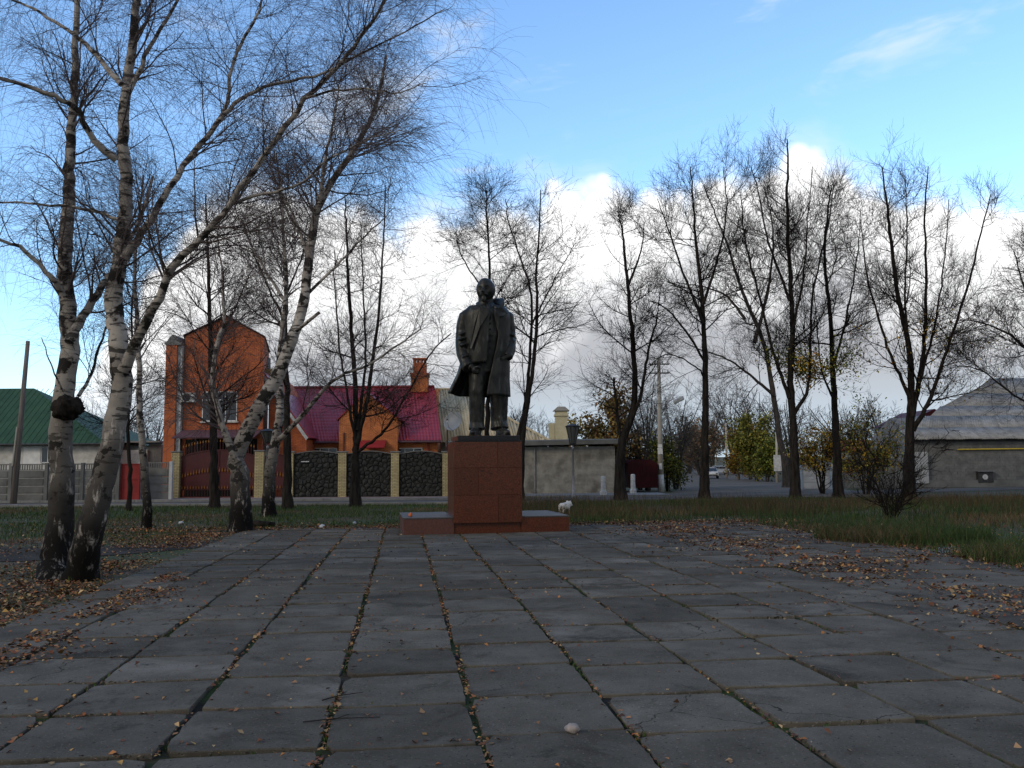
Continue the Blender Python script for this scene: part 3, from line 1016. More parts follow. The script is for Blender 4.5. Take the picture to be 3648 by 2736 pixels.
def headfn(d, p):
    q = Vector(p)
    if d.z < 0:
        k = -d.z
        q.x *= 1 - .10 * k; q.y *= 1 - (.10 * k if d.y > 0 else .0)
    q.y *= 1.0 + (.06 if d.y > 0 and d.z > 0 else 0)
    push = 0
    for sx in (-1, 1):
        push -= .055 * g(d, (sx * .36, -.92, .02), .20)            # eye sockets
        push += .022 * g(d, (sx * .34, -.90, .24), .20)            # brow
        push += .018 * g(d, (sx * .60, -.72, -.22), .28)           # cheekbones
        push -= .020 * g(d, (sx * .62, -.60, -.62), .28)           # hollow cheeks
    push += .03 * g(d, (0, -.55, .80), .45)                        # high forehead
    return q + Vector(d) * push


b.ellipsoid(HC, (.252, .288, .300), HM, 48, 32, fn=headfn)
b.tube([(-.02, .03, 3.34), (-.03, .02, 3.66)], [.21, .19], 16)


def hp(x, y, z): return HC + HM @ (Vector((x, y, z)) * 1.07)


b.tube([hp(0, -.235, .075), hp(0, -.285, -.0), hp(0, -.325, -.062), hp(0, -.27, -.085)], [.024, .030, .042, .03], 8)
for sx in (-1, 1):
    b.ellipsoid(hp(sx * .028, -.275, -.068), (.028, .034, .024), HM, 10, 6)
    b.ellipsoid(hp(sx * .078, -.222, .015), (.036, .026, .018), HM, 10, 6)         # eyelids
    b.tube([hp(sx * .03, -.245, .075), hp(sx * .09, -.24, .082), hp(sx * .145, -.195, .06)], [.018, .022, .012], 6)
    b.tube([hp(sx * .0, -.275, -.112), hp(sx * .06, -.255, -.128), hp(sx * .095, -.22, -.155)], [.024, .026, .014], 6)  # moustache
    b.ellipsoid(hp(sx * .205, .03, -.02), (.022, .05, .075), HM @ Matrix.Rotation(sx * .25, 3, 'Z'), 10, 8)             # ears
b.ellipsoid(hp(0, -.248, -.165), (.055, .03, .018), HM, 10, 6)                       # lower lip
b.ellipsoid(hp(0, -.228, -.245), (.070, .062, .085), HM, 12, 8)                      # beard
# suit sleeves, hand in pocket and closed hand
b.tube([(-.50, .04, 3.05), (-.62, .08, 2.5), (-.56, -.08, 2.05), (-.46, -.26, 1.76), (-.42, -.32, 1.70)], [.17, .155, .135, .105, .10], 14)
b.tube([(.50, .04, 3.05), (.62, .10, 2.5), (.55, -.10, 2.12), (.47, -.18, 2.0)], [.17, .155, .14, .13], 14)
hcen = Vector((-.365, -.42, 1.640))
b.ellipsoid(hcen, (.090, .100, .108), Matrix.Rotation(R(-25), 3, 'Y'), 14, 10)
for i in range(4):                                                                    # curled fingers
    t = i / 3.0
    k0 = hcen + Vector((.005 + .035 * (1 - t), -.055, .085 - .052 * i))
    ln = (1, 1.08, 1.0, .82)[i]
    b.tube([k0, k0 + Vector((.070 * ln, -.028, .005)), k0 + Vector((.098 * ln, .02, -.022)), k0 + Vector((.055, .055, -.03))], [.030, .028, .026, .022], 8)
b.tube([hcen + Vector((-.01, -.07, .07)), hcen + Vector((.05, -.125, .075)), hcen + Vector((.105, -.115, .045))], [.034, .030, .024], 8)
fig = b.build('figure', 'bronze', st, local=True)
remesh(fig, .019, 4, .016)

# jacket with open front: image-left panel and its hem
b = MB()
n1, n2 = 26, 22
for i in range(n1 + 1):
    t = i / n1
    z = 3.22 - (3.22 - 1.86) * t
    rx = .50 + .04 * math.sin(t * 2.2); ry = .36 + .05 * math.sin(t * 2.6) + .05 * t
    a0 = R(205); a1 = R(270 + (1 - t) * 3 - 7 * t)
    for k in range(n2 + 1):
        s = k / n2; a = a0 + (a1 - a0) * s
        w = .012 * math.sin(6 * a + 3 * t) * t
        b.v.append(Vector(((rx + w) * math.cos(a), (ry + w) * math.sin(a) - .02, z - .05 * (1 - s) * t)))
for i in range(n1):
    for k in range(n2):
        p = i * (n2 + 1) + k; b.f.append([p, p + 1, p + n2 + 2, p + n2 + 1]); b.m.append(0)
jk = b.build('jacket', 'bronze', st, local=True, smooth=True)
md = jk.modifiers.new('thick', 'SOLIDIFY'); md.thickness = .05; md.offset = 0

# overcoat shell hanging from the shoulders, tail swept back on the image-left side
b = MB()
n1, n2 = 44, 72


def lerp(a, b_, t): return a + (b_ - a) * t


def pw(x, pts):
    for (x0, y0), (x1, y1) in zip(pts, pts[1:]):
        if x <= x1: return lerp(y0, y1, (x - x0) / (x1 - x0))
    return pts[-1][1]


for i in range(n1 + 1):
    t = i / n1
    for k in range(n2 + 1):
        s = k / n2
        zc = 3.32 - 2.30 * t                                       # nominal height
        rx = pw(t, [(0, .46), (.06, .58), (.12, .62), (.35, .60), (.55, .58), (.8, .66), (1, .78)])
        ry = pw(t, [(0, .28), (.08, .37), (.35, .40), (.6, .40), (1, .52)])
        cx = pw(t, [(0, 0), (.5, 0), (.75, -.08), (1, -.20)])
        cy = pw(t, [(0, .02), (.5, .02), (1, .10)])
        a0 = R(pw(t, [(0, -72), (.1, -70), (.35, -66), (.55, -74), (.8, -80), (1, -80)]))
        a1 = R(pw(t, [(0, 262), (.12, 262), (.30, 244), (.52, 222), (.62, 205), (1, 194)]))
        a = a0 + (a1 - a0) * s
        fo = (.026 * math.sin(11 * a + 1.3) + .016 * math.sin(19 * a + 4 * t)) * max(0, t - .35) * 1.2 
        zz = zc + .18 * max(0, s - .45) * t + (.05 * math.sin(5 * a) * t * .3)
        b.v.append(Vector((cx + (rx + fo) * math.cos(a), cy + (ry + fo) * math.sin(a), zz)))
for i in range(n1):
    for k in range(n2):
        p = i * (n2 + 1) + k; b.f.append([p, p + 1, p + n2 + 2, p + n2 + 1]); b.m.append(0)
oc = b.build('overcoat', 'bronze', st, local=True, smooth=True)
md = oc.modifiers.new('thick', 'SOLIDIFY'); md.thickness = .055; md.offset = 0
# sleeves, shoulders and pocket of the overcoat in one skin
b = MB()
b.tube([(-.40, .03, 3.22), (-.555, .03, 3.06), (-.615, .06, 2.8), (-.635, .07, 2.45), (-.63, -.02, 2.12), (-.56, -.17, 1.86), (-.505, -.24, 1.76)],
       [.13, .185, .185, .185, .175, .165, .150], 18)
for (z, x, y, r) in ((2.62, -.74, -.02, .05), (2.48, -.76, -.05, .05), (2.32, -.72, -.1, .05), (2.02, -.70, -.17, .04)):
    b.tube([(x - .02, y + .12, z + .05), (x + .06, y - .12, z - .02), (x + .2, y - .14, z + .03)], [.02, r, .02], 8)
b.tube([(-.545, -.20, 1.79), (-.50, -.265, 1.715)], [.175, .165], 18)
b.tube([(.40, .03, 3.22), (.53, .03, 3.08), (.585, .07, 2.8), (.60, .10, 2.5), (.575, -.06, 2.22), (.50, -.20, 2.0)],
       [.13, .18, .175, .18, .17, .14], 18)
b.obox((.46, -.335, 2.0), (.30, .05, .09), Matrix.Rotation(R(-22), 3, 'Y'))
for (z, r) in ((2.62, .045), (2.46, .05), (2.3, .045)):
    b.tube([(.74, .10, z + .05), (.68, -.10, z - .03), (.52, -.12, z + .02)], [.02, r, .02], 8)
sv = b.build('sleeves', 'bronze', oc, local=True)
remesh(sv, .02, 3, .018)
# raised collar and lapels
b = MB()
base = [(-.04, -.40, 3.14), (-.20, -.27, 3.28), (-.27, .0, 3.34), (-.17, .20, 3.42), (.05, .25, 3.43), (.25, .14, 3.40), (.33, -.08, 3.34), (.28, -.30, 3.20)]
topc = [(-.13, -.43, 3.20), (-.26, -.29, 3.35), (-.31, .02, 3.43), (-.19, .27, 3.52), (.08, .32, 3.60), (.38, .18, 3.60), (.46, -.06, 3.57), (.42, -.33, 3.30)]
m = len(base)
for q in (base, [tuple((Vector(p) + Vector(r)) / 2 + Vector((0, -.012, .0))) for p, r in zip(base, topc)], topc): b.v += [Vector(p) for p in q]
for r_ in range(2):
    for k in range(m - 1): b.f.append([r_ * m + k, r_ * m + k + 1, (r_ + 1) * m + k + 1, (r_ + 1) * m + k]); b.m.append(0)
cl = b.build('collar', 'bronze', oc, local=True, smooth=True)
md = cl.modifiers.new('thick', 'SOLIDIFY'); md.thickness = .055; md.offset = 0
md = cl.modifiers.new('sub', 'SUBSURF'); md.levels = 2; md.render_levels = 2
for pts in ([(.10, -.40, 3.22), (.34, -.38, 3.26), (.50, -.34, 3.10), (.40, -.40, 3.04), (.27, -.43, 3.0), (.22, -.43, 2.6)],
            [(-.06, -.40, 3.27), (-.24, -.37, 3.24), (-.38, -.40, 2.80), (-.49, -.37, 2.20), (-.45, -.41, 2.16), (-.24, -.46, 2.70), (.0, -.46, 3.08)]):
    o = MB().add([Vector(p) for p in pts], [tuple(range(len(pts)))]).build('lapel', 'bronze', oc, local=True)
    md = o.modifiers.new('thick', 'SOLIDIFY'); md.thickness = .04; md.offset = 0
    md = o.modifiers.new('bev', 'BEVEL'); md.width = .012; md.segments = 2
# buttoned waistcoat and tie stand slightly proud of the figure
b = MB()
b.tube([(-.02, -.16, 3.42), (.0, -.27, 3.30), (.02, -.345, 3.1), (.03, -.365, 2.95)], [.035, .05, .045, .03], 8)
b.build('tie', 'bronze', fig, local=True, smooth=True)
for z in (2.85, 2.7, 2.55, 2.4, 2.25):
    MB().ellipsoid((.04, -.385 + .03 * abs(z - 2.5), z), (.022, .014, .022), None, 10, 6).build('button', 'bronze', fig, local=True, smooth=True)

st.scale = (1.03, 1.03, 1.045)
# ------------------------------------------------------------------ buildings and fences along the street
def X(px, D, py=455): return P(px, py, D).x


def Z(py, D, px=400): return P(px, py, D).z


def window(parent, px0, px1, py0, py1, D, cols=3, blind=0.0, sill=True, name='window'):
    a = P(px0, py1, D); c = P(px1, py0, D)
    x0, x1, z0, z1 = a.x, c.x, a.z, c.z
    w = MB().box(x0, x1, D - .015, D + .10, z0, z1).build(name, 'inside_shade', parent)
    t = .055
    fr = MB()
    fr.box(x0, x1, D - .05, D - .018, z0, z0 + t); fr.box(x0, x1, D - .05, D - .018, z1 - t, z1)
    fr.box(x0, x0 + t, D - .05, D - .018, z0 + t, z1 - t); fr.box(x1 - t, x1, D - .05, D - .018, z0 + t, z1 - t)
    for k in range(1, cols):
        xm = x0 + (x1 - x0) * k / cols; fr.box(xm - t / 2, xm + t / 2, D - .05, D - .018, z0 + t, z1 - t)
    zt = z1 - t
    if blind:
        zt = z1 - (z1 - z0) * blind
        fr.box(x0 + t, x1 - t, D - .048, D - .02, zt - t, zt)
    fr.build('frame', 'white_paint', w, bevel=.008)
    for k in range(cols):
        xa = x0 + (x1 - x0) * k / cols + t * .5; xb = x0 + (x1 - x0) * (k + 1) / cols - t * .5
        MB().box(xa, xb, D - .034, D - .022, z0 + t * .8, z1 - t * .8).build('pane', 'glass_dark', w)
    if sill: MB().box(x0 - .08, x1 + .08, D - .14, D + .02, z0 - .09, z0 - .005).build('sill', 'whitewash', w, bevel=.01)
    return w


def roof_wavy(name, mat, parent, A, B, C, Dp, pitch=.2, amp=.022, step=0.0, th=.015, clip=None):
    """corrugated sheet over the quad ridge A-B, eave D-C; waves run down the slope; optional tile steps"""
    A, B, C, Dp = [Vector(p) for p in (A, B, C, Dp)]
    L = (C - Dp).length
    n = max(8, int(L / pitch * 4)); m = max(2, int((A - Dp).length / step) * 2) if step else 2
    nrm = (B - A).cross(Dp - A).normalized()
    if nrm.z < 0: nrm = -nrm
    V = []
    for j in range(m + 1):
        t = j / m
        for i in range(n + 1):
            s = i / n
            p = (A.lerp(B, s)).lerp(Dp.lerp(C, s), t)
            h = amp * math.cos(2 * math.pi * s * L / pitch)
            if step: h += .018 * ((j % 2))
            V.append(p + nrm * h)
    F = [(j * (n + 1) + i, j * (n + 1) + i + 1, (j + 1) * (n + 1) + i + 1, (j + 1) * (n + 1) + i) for j in range(m) for i in range(n)]
    b = MB(); b.v = V; b.f = [list(f) for f in F]; b.m = [0] * len(F)
    o = b.build(name, mat, parent, smooth=not step)
    md = o.modifiers.new('thick', 'SOLIDIFY'); md.thickness = th
    return o


FY = 50.0
ZG = .10
# ---------- stone fence with yellow brick pillars
fence = empty('stone_fence', (X(345, FY), FY, ZG), 'dark rubble stone fence with yellow brick pillars before the red-roofed house', 'fence')


def pillar(parent, px0, px1, top, D=FY):
    x0, x1 = X(px0, D), X(px1, D); z1 = Z(top, D, px0)
    o = MB().box(x0, x1, D - .12, D - .12 + (x1 - x0), ZG, z1).build('pillar', 'brick_yellow', parent, bevel=.012)
    MB().box(x0 - .05, x1 + .05, D - .17, D - .07 + (x1 - x0), z1 + .002, z1 + .07).build('pillar_cap', 'kerb_stone', o, bevel=.015)
    return o


for a, c in ((288.0, 293.8), (338.6, 346.7), (391.3, 399.2), (442.6, 450.0)): pillar(fence, a, c, 452.5)
stone_polys = []
for n_, (a, c) in enumerate(((293.8, 338.6), (346.7, 391.3), (399.2, 442.6))):
    x0, x1 = X(a, FY) + .01, X(c, FY) - .01
    zs = Z(454.5, FY, a)
    rr = random.Random(n_)
    arch = lambda x: zs + .16 * math.sin(math.pi * (x - x0) / (x1 - x0))
    poly = [(x0, ZG), (x1, ZG)] + [(x1 + (x0 - x1) * k / 12, arch(x1 + (x0 - x1) * k / 12)) for k in range(13)]
    pnl = MB().prism_y(poly, FY + .06, FY + .30).build('panel', 'fence_stone_joint', fence)
    b = MB()
    seeds = []                                            # irregular stones: cells of jittered seeds, each with its own depth
    nx_ = int((x1 - x0) / .30); nz_ = int((zs + .16 - ZG) / .24)
    for jz in range(-1, nz_ + 2):
        for ix in range(-1, nx_ + 2):
            seeds.append((x0 + (ix + .5 + .5 * (jz % 2) + rr.uniform(-.42, .42)) * (x1 - x0) / nx_, ZG + (jz + .5 + rr.uniform(-.42, .42)) * .24))
    for sx_, sz_ in seeds:
        if not (x0 < sx_ < x1 and ZG < sz_ < arch(sx_) - .03): continue
        q = [(x0 + .01, ZG + .01), (x1 - .01, ZG + .01), (x1 - .01, arch(sx_) - .01), (x0 + .01, arch(sx_) - .01)]
        for ox, oz in seeds:
            dx, dz = ox - sx_, oz - sz_; d2 = dx * dx + dz * dz
            if d2 == 0 or d2 > .9: continue
            lim = d2 / 2 - .011 * math.sqrt(d2)
            out_ = []
            for (ax, az_), (bx_, bz_) in zip(q, q[1:] + q[:1]):
                fa = (ax - sx_) * dx + (az_ - sz_) * dz - lim; fb_ = (bx_ - sx_) * dx + (bz_ - sz_) * dz - lim
                if fa <= 0: out_.append((ax, az_))
                if fa * fb_ < 0:
                    t_ = fa / (fa - fb_); out_.append((ax + (bx_ - ax) * t_, az_ + (bz_ - az_) * t_))
            q = out_
            if len(q) < 3: break
        if len(q) < 3: continue
        d = rr.uniform(.02, .08); n_q = len(q)
        cx = sum(p[0] for p in q) / n_q; cz = sum(p[1] for p in q) / n_q
        vs_ = [(p[0], FY + .061, p[1]) for p in q] + [(p[0] + (cx - p[0]) * .14, FY + .06 - d - rr.uniform(-.012, .012), p[1] + (cz - p[1]) * .14) for p in q] + [(cx + rr.uniform(-.04, .04), FY + .05 - d - rr.uniform(0, .04), cz)]
        b.add(vs_, [(k, (k + 1) % n_q, n_q + (k + 1) % n_q, n_q + k) for k in range(n_q)] + [(n_q + k, n_q + (k + 1) % n_q, 2 * n_q) for k in range(n_q)])
    tag(b.build('rubble_stones', 'fence_stone', pnl), kind='stuff')
    cp_ = MB()
    for k in range(12):
        xa = x0 + (x1 - x0) * k / 12; xb = x0 + (x1 - x0) * (k + 1) / 12
        cp_.add([(xa, FY + .0, arch(xa) + .005), (xb, FY, arch(xb) + .005), (xb, FY + .36, arch(xb) + .005), (xa, FY + .36, arch(xa) + .005),
                 (xa, FY + .0, arch(xa) + .055), (xb, FY, arch(xb) + .055), (xb, FY + .36, arch(xb) + .055), (xa, FY + .36, arch(xa) + .055)],
                [(0, 1, 5, 4), (4, 5, 6, 7), (3, 7, 6, 2), (0, 3, 2, 1)])
    cp_.build('coping', 'block_dark', pnl)
    if n_ == 0:
        s0 = P(304.5, 461.5, FY - .03)
        sg = MB().box(s0.x - .30, s0.x + .30, FY - .075, FY - .058, s0.z - .085, s0.z + .085).build('street_sign', 'granite_black')
        tag(sg, 'small black street name plate with white lettering on the stone fence', 'sign')
        rr2 = random.Random(5)
        t = MB(); x = s0.x - .18
        while x < s0.x + .26:                                  # one illegible line of white lettering
            w = rr2.uniform(.018, .034); t.box(x, x + w, FY - .079, FY - .0755, s0.z - .03, s0.z - .03 + rr2.choice((.045, .06, .045))); x += w + .012
        t.build('lettering', 'white_paint', sg)


# ---------- wrought gates
def gate(name, label, px0, px1, leaves, arch_h, zt0):
    x0, x1 = X(px0, FY) + .02, X(px1, FY) - .02
    root = empty(name, ((x0 + x1) / 2, FY + .1, ZG), label, 'gate')
    xm = (x0 + x1) / 2
    top = lambda x: zt0 + arch_h * (1 - ((x - xm) / ((x1 - x0) / 2)) ** 2)
    zr = ZG + .47
    for k in range(leaves):
        a = x0 + (x1 - x0) * k / leaves + .01; c = x0 + (x1 - x0) * (k + 1) / leaves - .01
        nseg = 10
        poly = [(a, zr), (c, zr)] + [(c + (a - c) * i / nseg, top(c + (a - c) * i / nseg)) for i in range(nseg + 1)]
        leaf = MB().prism_y(poly, FY + .10, FY + .112).build('gate_leaf', 'gate_red', root)
        r = MB()
        r.box(a, a + .06, FY + .06, FY + .15, ZG + .03, top(a)); r.box(c - .06, c, FY + .06, FY + .15, ZG + .03, top(c))
        r.box(a + .06, c - .06, FY + .065, FY + .145, ZG + .04, ZG + .09); r.box(a + .06, c - .06, FY + .065, FY + .145, zr - .03, zr + .03)
        for i in range(nseg):
            xa = a + (c - a) * i / nseg; xb = a + (c - a) * (i + 1) / nseg
            r.add([(x, y, z) for x, z in ((xa, top(xa) - .03), (xb, top(xb) - .03), (xb, top(xb) + .03), (xa, top(xa) + .03)) for y in (FY + .065, FY + .145)],
                  [(0, 2, 4, 6), (1, 7, 5, 3), (0, 1, 3, 2), (4, 5, 7, 6)])
        r.build('frame', 'gate_red', leaf)
        nb = max(3, int((c - a) / .155))
        pk = MB().box(-.014, .014, -.014, .014, 0, .42).mesh('picket', 'gate_red')
        tipm = MB(); tipm.lathe([(.012, 0), (.034, .05), (.02, .10), (.004, .19)], 6)
        tp = tipm.mesh('spike_tip', 'gate_gold')
        lp = leaf
        off = root.location
        for i in range(nb):
            x = a + (c - a) * (i + .5) / nb
            link('picket', pk, lp, (x - off.x, FY + .105 - off.y, top(x) + .03 - off.z))
            link('spike_tip', tp, lp, (x - off.x, FY + .105 - off.y, top(x) + .44 - off.z))
            link('picket', pk, lp, (x - off.x, FY + .105 - off.y, ZG + .09 - off.z))
            link('spike_tip', tp, lp, (x - off.x, FY + .055 - off.y, zr + .03 - off.z))
            tp2 = link('spike_tip', tp, lp, (x - off.x, FY + .07 - off.y, zr + .62 + (top(x) - zt0) * 1.0 - off.z)); tp2.scale = (1, 1, 1.5)
    return root


gate('double_gate', 'dark red double gate with gold spikes below the tall brick house', 180.6, 255.2, 2, .36, Z(456.5, FY, 190))
gate('wicket_gate', 'narrow dark red wicket gate with gold spikes beside the stone fence', 264.6, 287.8, 1, .10, Z(456.5, FY, 275))
gp = empty('gate_pillars', (X(260, FY), FY, ZG), 'yellow brick gate pillar between the double gate and the wicket', 'pillar')
gp.name = 'gate_pillar'
pillar(gp, 255.3, 264.4, 451.5)
gp = empty('gate_pillar', (X(176, FY), FY, ZG), 'yellow brick gate pillar where the grey concrete fence ends', 'pillar')
pillar(gp, 172.2, 180.4, 452.5)

# ---------- concrete panel fence on the left, every plank a piece
def panel_fence(name, label, x0, x1, D, z1, nplanks, mat, post_mat, balus=True, bay=2.05, rz=0.0, arch=False, parent_loc=None):
    root = empty(name, (x0, D, 0), label, 'fence', rz=rz)
    L = x1 - x0; nb = max(1, round(L / bay)); bay = L / nb
    hp_ = (z1 - (.36 if balus else .0) - .05) / nplanks
    plank = MB(); plank.box(0, bay - .16, 0, .05, 0, hp_ - .012); plank.box(.1, bay - .26, -.018, -.001, .06, hp_ - .07)
    pm = plank.mesh('plank', mat)
    post = MB().box(-.08, .08, -.06, .13, 0, z1 + .03).mesh('post', post_mat)
    bal = MB(); bal.box(0, bay - .16, 0, .05, 0, .05); bal.box(0, bay - .16, 0, .05, .29, .35)
    k = .1
    while k < bay - .26: bal.box(k, k + .05, .0, .045, .05, .29); k += .13
    bm_ = bal.mesh('baluster_panel', mat)
    if arch:
        am = MB().prism_y([(0, 0), (bay - .16, 0)] + [(bay - .16 - (bay - .16) * i / 10, .16 * math.sin(math.pi * i / 10) + .02) for i in range(11)], 0, .05).mesh('arched_panel', mat)
    for i in range(nb + 1): link('post', post, root, (i * bay, 0, 0))
    for i in range(nb):
        for j in range(nplanks): link('plank', pm, root, (i * bay + .08, .01, .05 + j * hp_))
        if balus: link('baluster_panel', bm_, root, (i * bay + .08, .01, .05 + nplanks * hp_))
        if arch: link('arched_panel', am, root, (i * bay + .08, .01, .05 + nplanks * hp_))
    return root


zf = Z(463.5, 47.3, 60)
panel_fence('concrete_fence', 'long grey concrete plank fence with baluster top before the green-roofed house', X(-60, 47.3), X(119, 47.3), 47.3, zf, 4, 'concrete_fence', 'concrete_fence')
panel_fence('concrete_fence', 'short piece of grey concrete plank fence between red door and brick pillar', X(141, 48.2), X(171.5, 48.2), 48.2, Z(462, 48.2, 150), 4, 'concrete_fence', 'concrete_fence_light')
a, c = P(119.8, 507, 47.4), P(140.2, 463.5, 47.4)
dr = empty('yard_door', (a.x, 47.4, 0), 'plain bright red sheet metal door in the grey concrete fence', 'door')
MB().box(a.x + .06, c.x - .06, 47.42, 47.46, .1, c.z - .05).build('door_sheet', 'door_red', dr)
b = MB()
b.box(a.x, a.x + .055, 47.38, 47.5, .05, c.z); b.box(c.x - .055, c.x, 47.38, 47.5, .05, c.z); b.box(a.x + .06, c.x - .06, 47.38, 47.5, c.z - .05, c.z)
b.box(a.x + .06, c.x - .06, 47.39, 47.418, 1.2, 1.26)
b.build('frame', 'door_red', dr)

# ---------- tall brick house
TD = 53.0
th = empty('brick_house', (X(222, TD), TD, 0), 'tall narrow orange brick house with gable front behind the red gate', 'house')
x0, x1 = X(182, TD), X(262, TD); zl, zr = Z(336, TD, 182), Z(337.6, TD, 262); xp, zp = X(223.8, TD), Z(317, TD, 223)
SK = (TD + 7.0) / TD                                         # plan is skewed: the flanks run back along the plot line
poly = [(x0, 0), (x1, 0), (x1, zr), (xp, zp), (x0, zl)]
b = MB(); b.add([(x, TD, z) for x, z in poly] + [(x * SK + .35, TD + 7, z) for x, z in poly], [(0, 1, 2, 3, 4), (9, 8, 7, 6, 5)] + [(i, i + 5, (i + 1) % 5 + 5, (i + 1) % 5) for i in range(5)])
b.build('wall', 'brick_orange', th)
rf = MB()
for (ax, az_), (bx_, bz) in (((x0 - .10, zl + .0), (xp, zp + .05)), ((xp, zp + .05), (x1 + .10, zr + .0))):
    rf.add([(ax, TD - .12, az_ + .02), (bx_, TD - .12, bz + .02), (bx_ * SK + .3, TD + 7.1, bz + .02), (ax * SK + .3, TD + 7.1, az_ + .02),
            (ax, TD - .12, az_ + .07), (bx_, TD - .12, bz + .07), (bx_ * SK + .3, TD + 7.1, bz + .10), (ax * SK + .3, TD + 7.1, az_ + .10)],
           [(0, 1, 5, 4), (4, 5, 6, 7), (3, 7, 6, 2), (0, 3, 2, 1), (0, 4, 7, 3), (1, 2, 6, 5)])
rf.build('roof', 'canopy_brown', th)
w = window(th, 202, 237.8, 391.4, 421.5, TD, 3, .27)
# awning sheet over the gate drive
ya = P(182, 430, TD); yb = P(262, 437, TD - 1.6)
MB().sheet([(x0, TD - .02, ya.z), (x1, TD - .02, ya.z), (x1, TD - 1.7, yb.z), (x0, TD - 1.7, yb.z)][::-1], .06).build('awning', 'canopy_brown', th)
MB().box(x0 + .2, x1 - .3, TD - .03, TD - .012, .1, yb.z - .05).build('garage_opening_shade', 'inside_shade', th)  # thin dark sheet on the wall, painted shade of the garage opening
# flank pier with white downpipe and grey cap
pa, pb = X(165.4, TD), X(176.5, TD)
pier = MB().box(pa, pb, TD - .4, TD + 3, 0, Z(346, TD, 170)).build('side_pier', 'render_orange', th)
MB().box(pa - .05, x0 - .05, TD - .46, TD + 3.1, Z(345.8, TD, 170), Z(343, TD, 170)).build('pier_coping', 'kerb_stone', pier)
b = MB(); zc0 = Z(343, TD, 170) + .003
b.prism_y([(pa + .02, zc0), (pb + .15, zc0)] + [(pa + .02 + (pb + .13 - pa) * (1 - i / 8), zc0 + .45 * math.sin(math.pi * i / 8)) for i in range(9)][0:9], TD - .4, TD + 2.6)
b.build('pier_cap', 'kerb_stone', pier)
MB().box(pb + .01, x0 - .06, TD - .25, TD + .6, 0, Z(346.2, TD, 180)).build('white_strip', 'white_weathered', th)
a = P(182.4, 402.6, TD); c = P(197, 393, TD)
ac = empty('air_conditioner', (a.x, TD, a.z), 'white air conditioner unit on the brick house beside its window', 'air conditioner')
MB().box(a.x, c.x, TD - .32, TD - .02, a.z, c.z).build('case', 'white_weathered', ac, bevel=.03)
fb = MB(); fc_ = Vector(((a.x * .6 + c.x * .4), TD - .335, (a.z + c.z) / 2))
for k in range(5):
    r0 = .05 + .045 * k; pts = [fc_ + Vector((math.cos(t) * r0, 0, math.sin(t) * r0)) for t in [i * math.pi / 8 for i in range(17)]]
    fb.tube(pts, .008, 4, False)
fb.build('fan_grille', 'metal_dark', ac)
MB().tube([fc_ + Vector((0, .012, 0)), fc_ + Vector((0, .014, 0))], .25, 18).build('fan_opening', 'metal_dark', ac)
b = MB(); b.box(a.x + .1, a.x + .14, TD - .3, TD - .01, a.z - .06, a.z - .002); b.box(c.x - .14, c.x - .1, TD - .3, TD - .01, a.z - .06, a.z - .002)
b.build('bracket', 'metal_dark', ac)
# side wing with white barge board
wx1 = X(308, TD + 1.2)
wl = MB().prism_y([(x1 + .01, 0), (wx1 - .1, 0), (wx1 - .1, Z(440, TD + 1.2, 300)), (x1 + .01, Z(376, TD + 1.2, 262))], TD + 1.2, TD + 7).build('side_wing', 'brick_orange', th)
q0, q1 = P(262.5, 372.5, TD + 1.0), P(308.5, 438.5, TD + 1.0)
MB().sheet([(q0.x, TD + .95, q0.z), (q1.x, TD + .95, q1.z), (q1.x, TD + 7.2, q1.z), (q0.x, TD + 7.2, q0.z)][::-1], .10).build('wing_roof', 'roof_red', wl)
d = (q1 - q0).normalized(); nn = Vector((d.z, 0, -d.x)) * .17
if nn.z > 0: nn = -nn
b = MB(); b.add([q0 + Vector((0, y, 0)) + o for y in (-.10, -.06) for o in (Vector((0, 0, .03)), nn)] + [q1 + Vector((0, y, 0)) + o for y in (-.10, -.06) for o in (Vector((0, 0, .03)), nn)],
                [(0, 4, 5, 1), (2, 3, 7, 6), (0, 2, 6, 4), (1, 5, 7, 3), (0, 1, 3, 2), (4, 6, 7, 5)])
b.build('barge_board', 'white_weathered', wl)
MB().box(X(262.6, TD + 2), X(269.5, TD + 2), TD + 2, TD + 3.2, Z(386, TD + 2, 265), Z(368.5, TD + 2, 265)).build('wing_chimney', 'brick_yellow', th)
MB().box(X(262.4, TD + 4), X(265.5, TD + 4), TD + 4, TD + 4.8, Z(372, TD + 4, 264), Z(357, TD + 4, 264)).build('roof_box', 'metal_dark', th)
tagm = MB().box(X(245.3, TD), X(248.5, TD), TD - .03, TD - .004, Z(424.5, TD, 246), Z(422, TD, 246)).build('number_plate', 'white_paint', th)

# ---------- red-roofed house
HD, HR = 56.0, 61.0
rh = empty('red_roof_house', (X(365, HD), HD, 0), 'low orange brick house with crimson tile roof and brick gable behind the stone fence', 'house')
ze, zr_ = Z(440.5, HD, 370), Z(387.5, HR, 370)
hx0, hx1 = X(296, HD), X(437, HD)
MB().box(hx0, hx1, HD + .5, HD + 9, 0, ze).build('wall', 'brick_orange_light', rh)
A, B_ = Vector((X(285, HR), HR, zr_)), Vector((X(434.3, HR), HR, zr_))
C_, D_ = Vector((X(441.3, HD), HD, ze)), Vector((X(297, HD), HD, ze))
rr_ = roof_wavy('roof', 'roof_red', rh, A, B_, C_, D_, .20, .020, .36)
roof_wavy('roof_back', 'roof_red', rh, Vector((B_.x, HR + .02, zr_ - .02)), Vector((A.x, HR + .02, zr_ - .02)), Vector((A.x, HR + 5, ze)), Vector((C_.x, HR + 5, ze)), .20, .02, .36)
MB().tube([A + Vector((0, 0, .04)), B_ + Vector((0, 0, .04))], .10, 8).build('ridge_cap', 'roof_red', rr_)
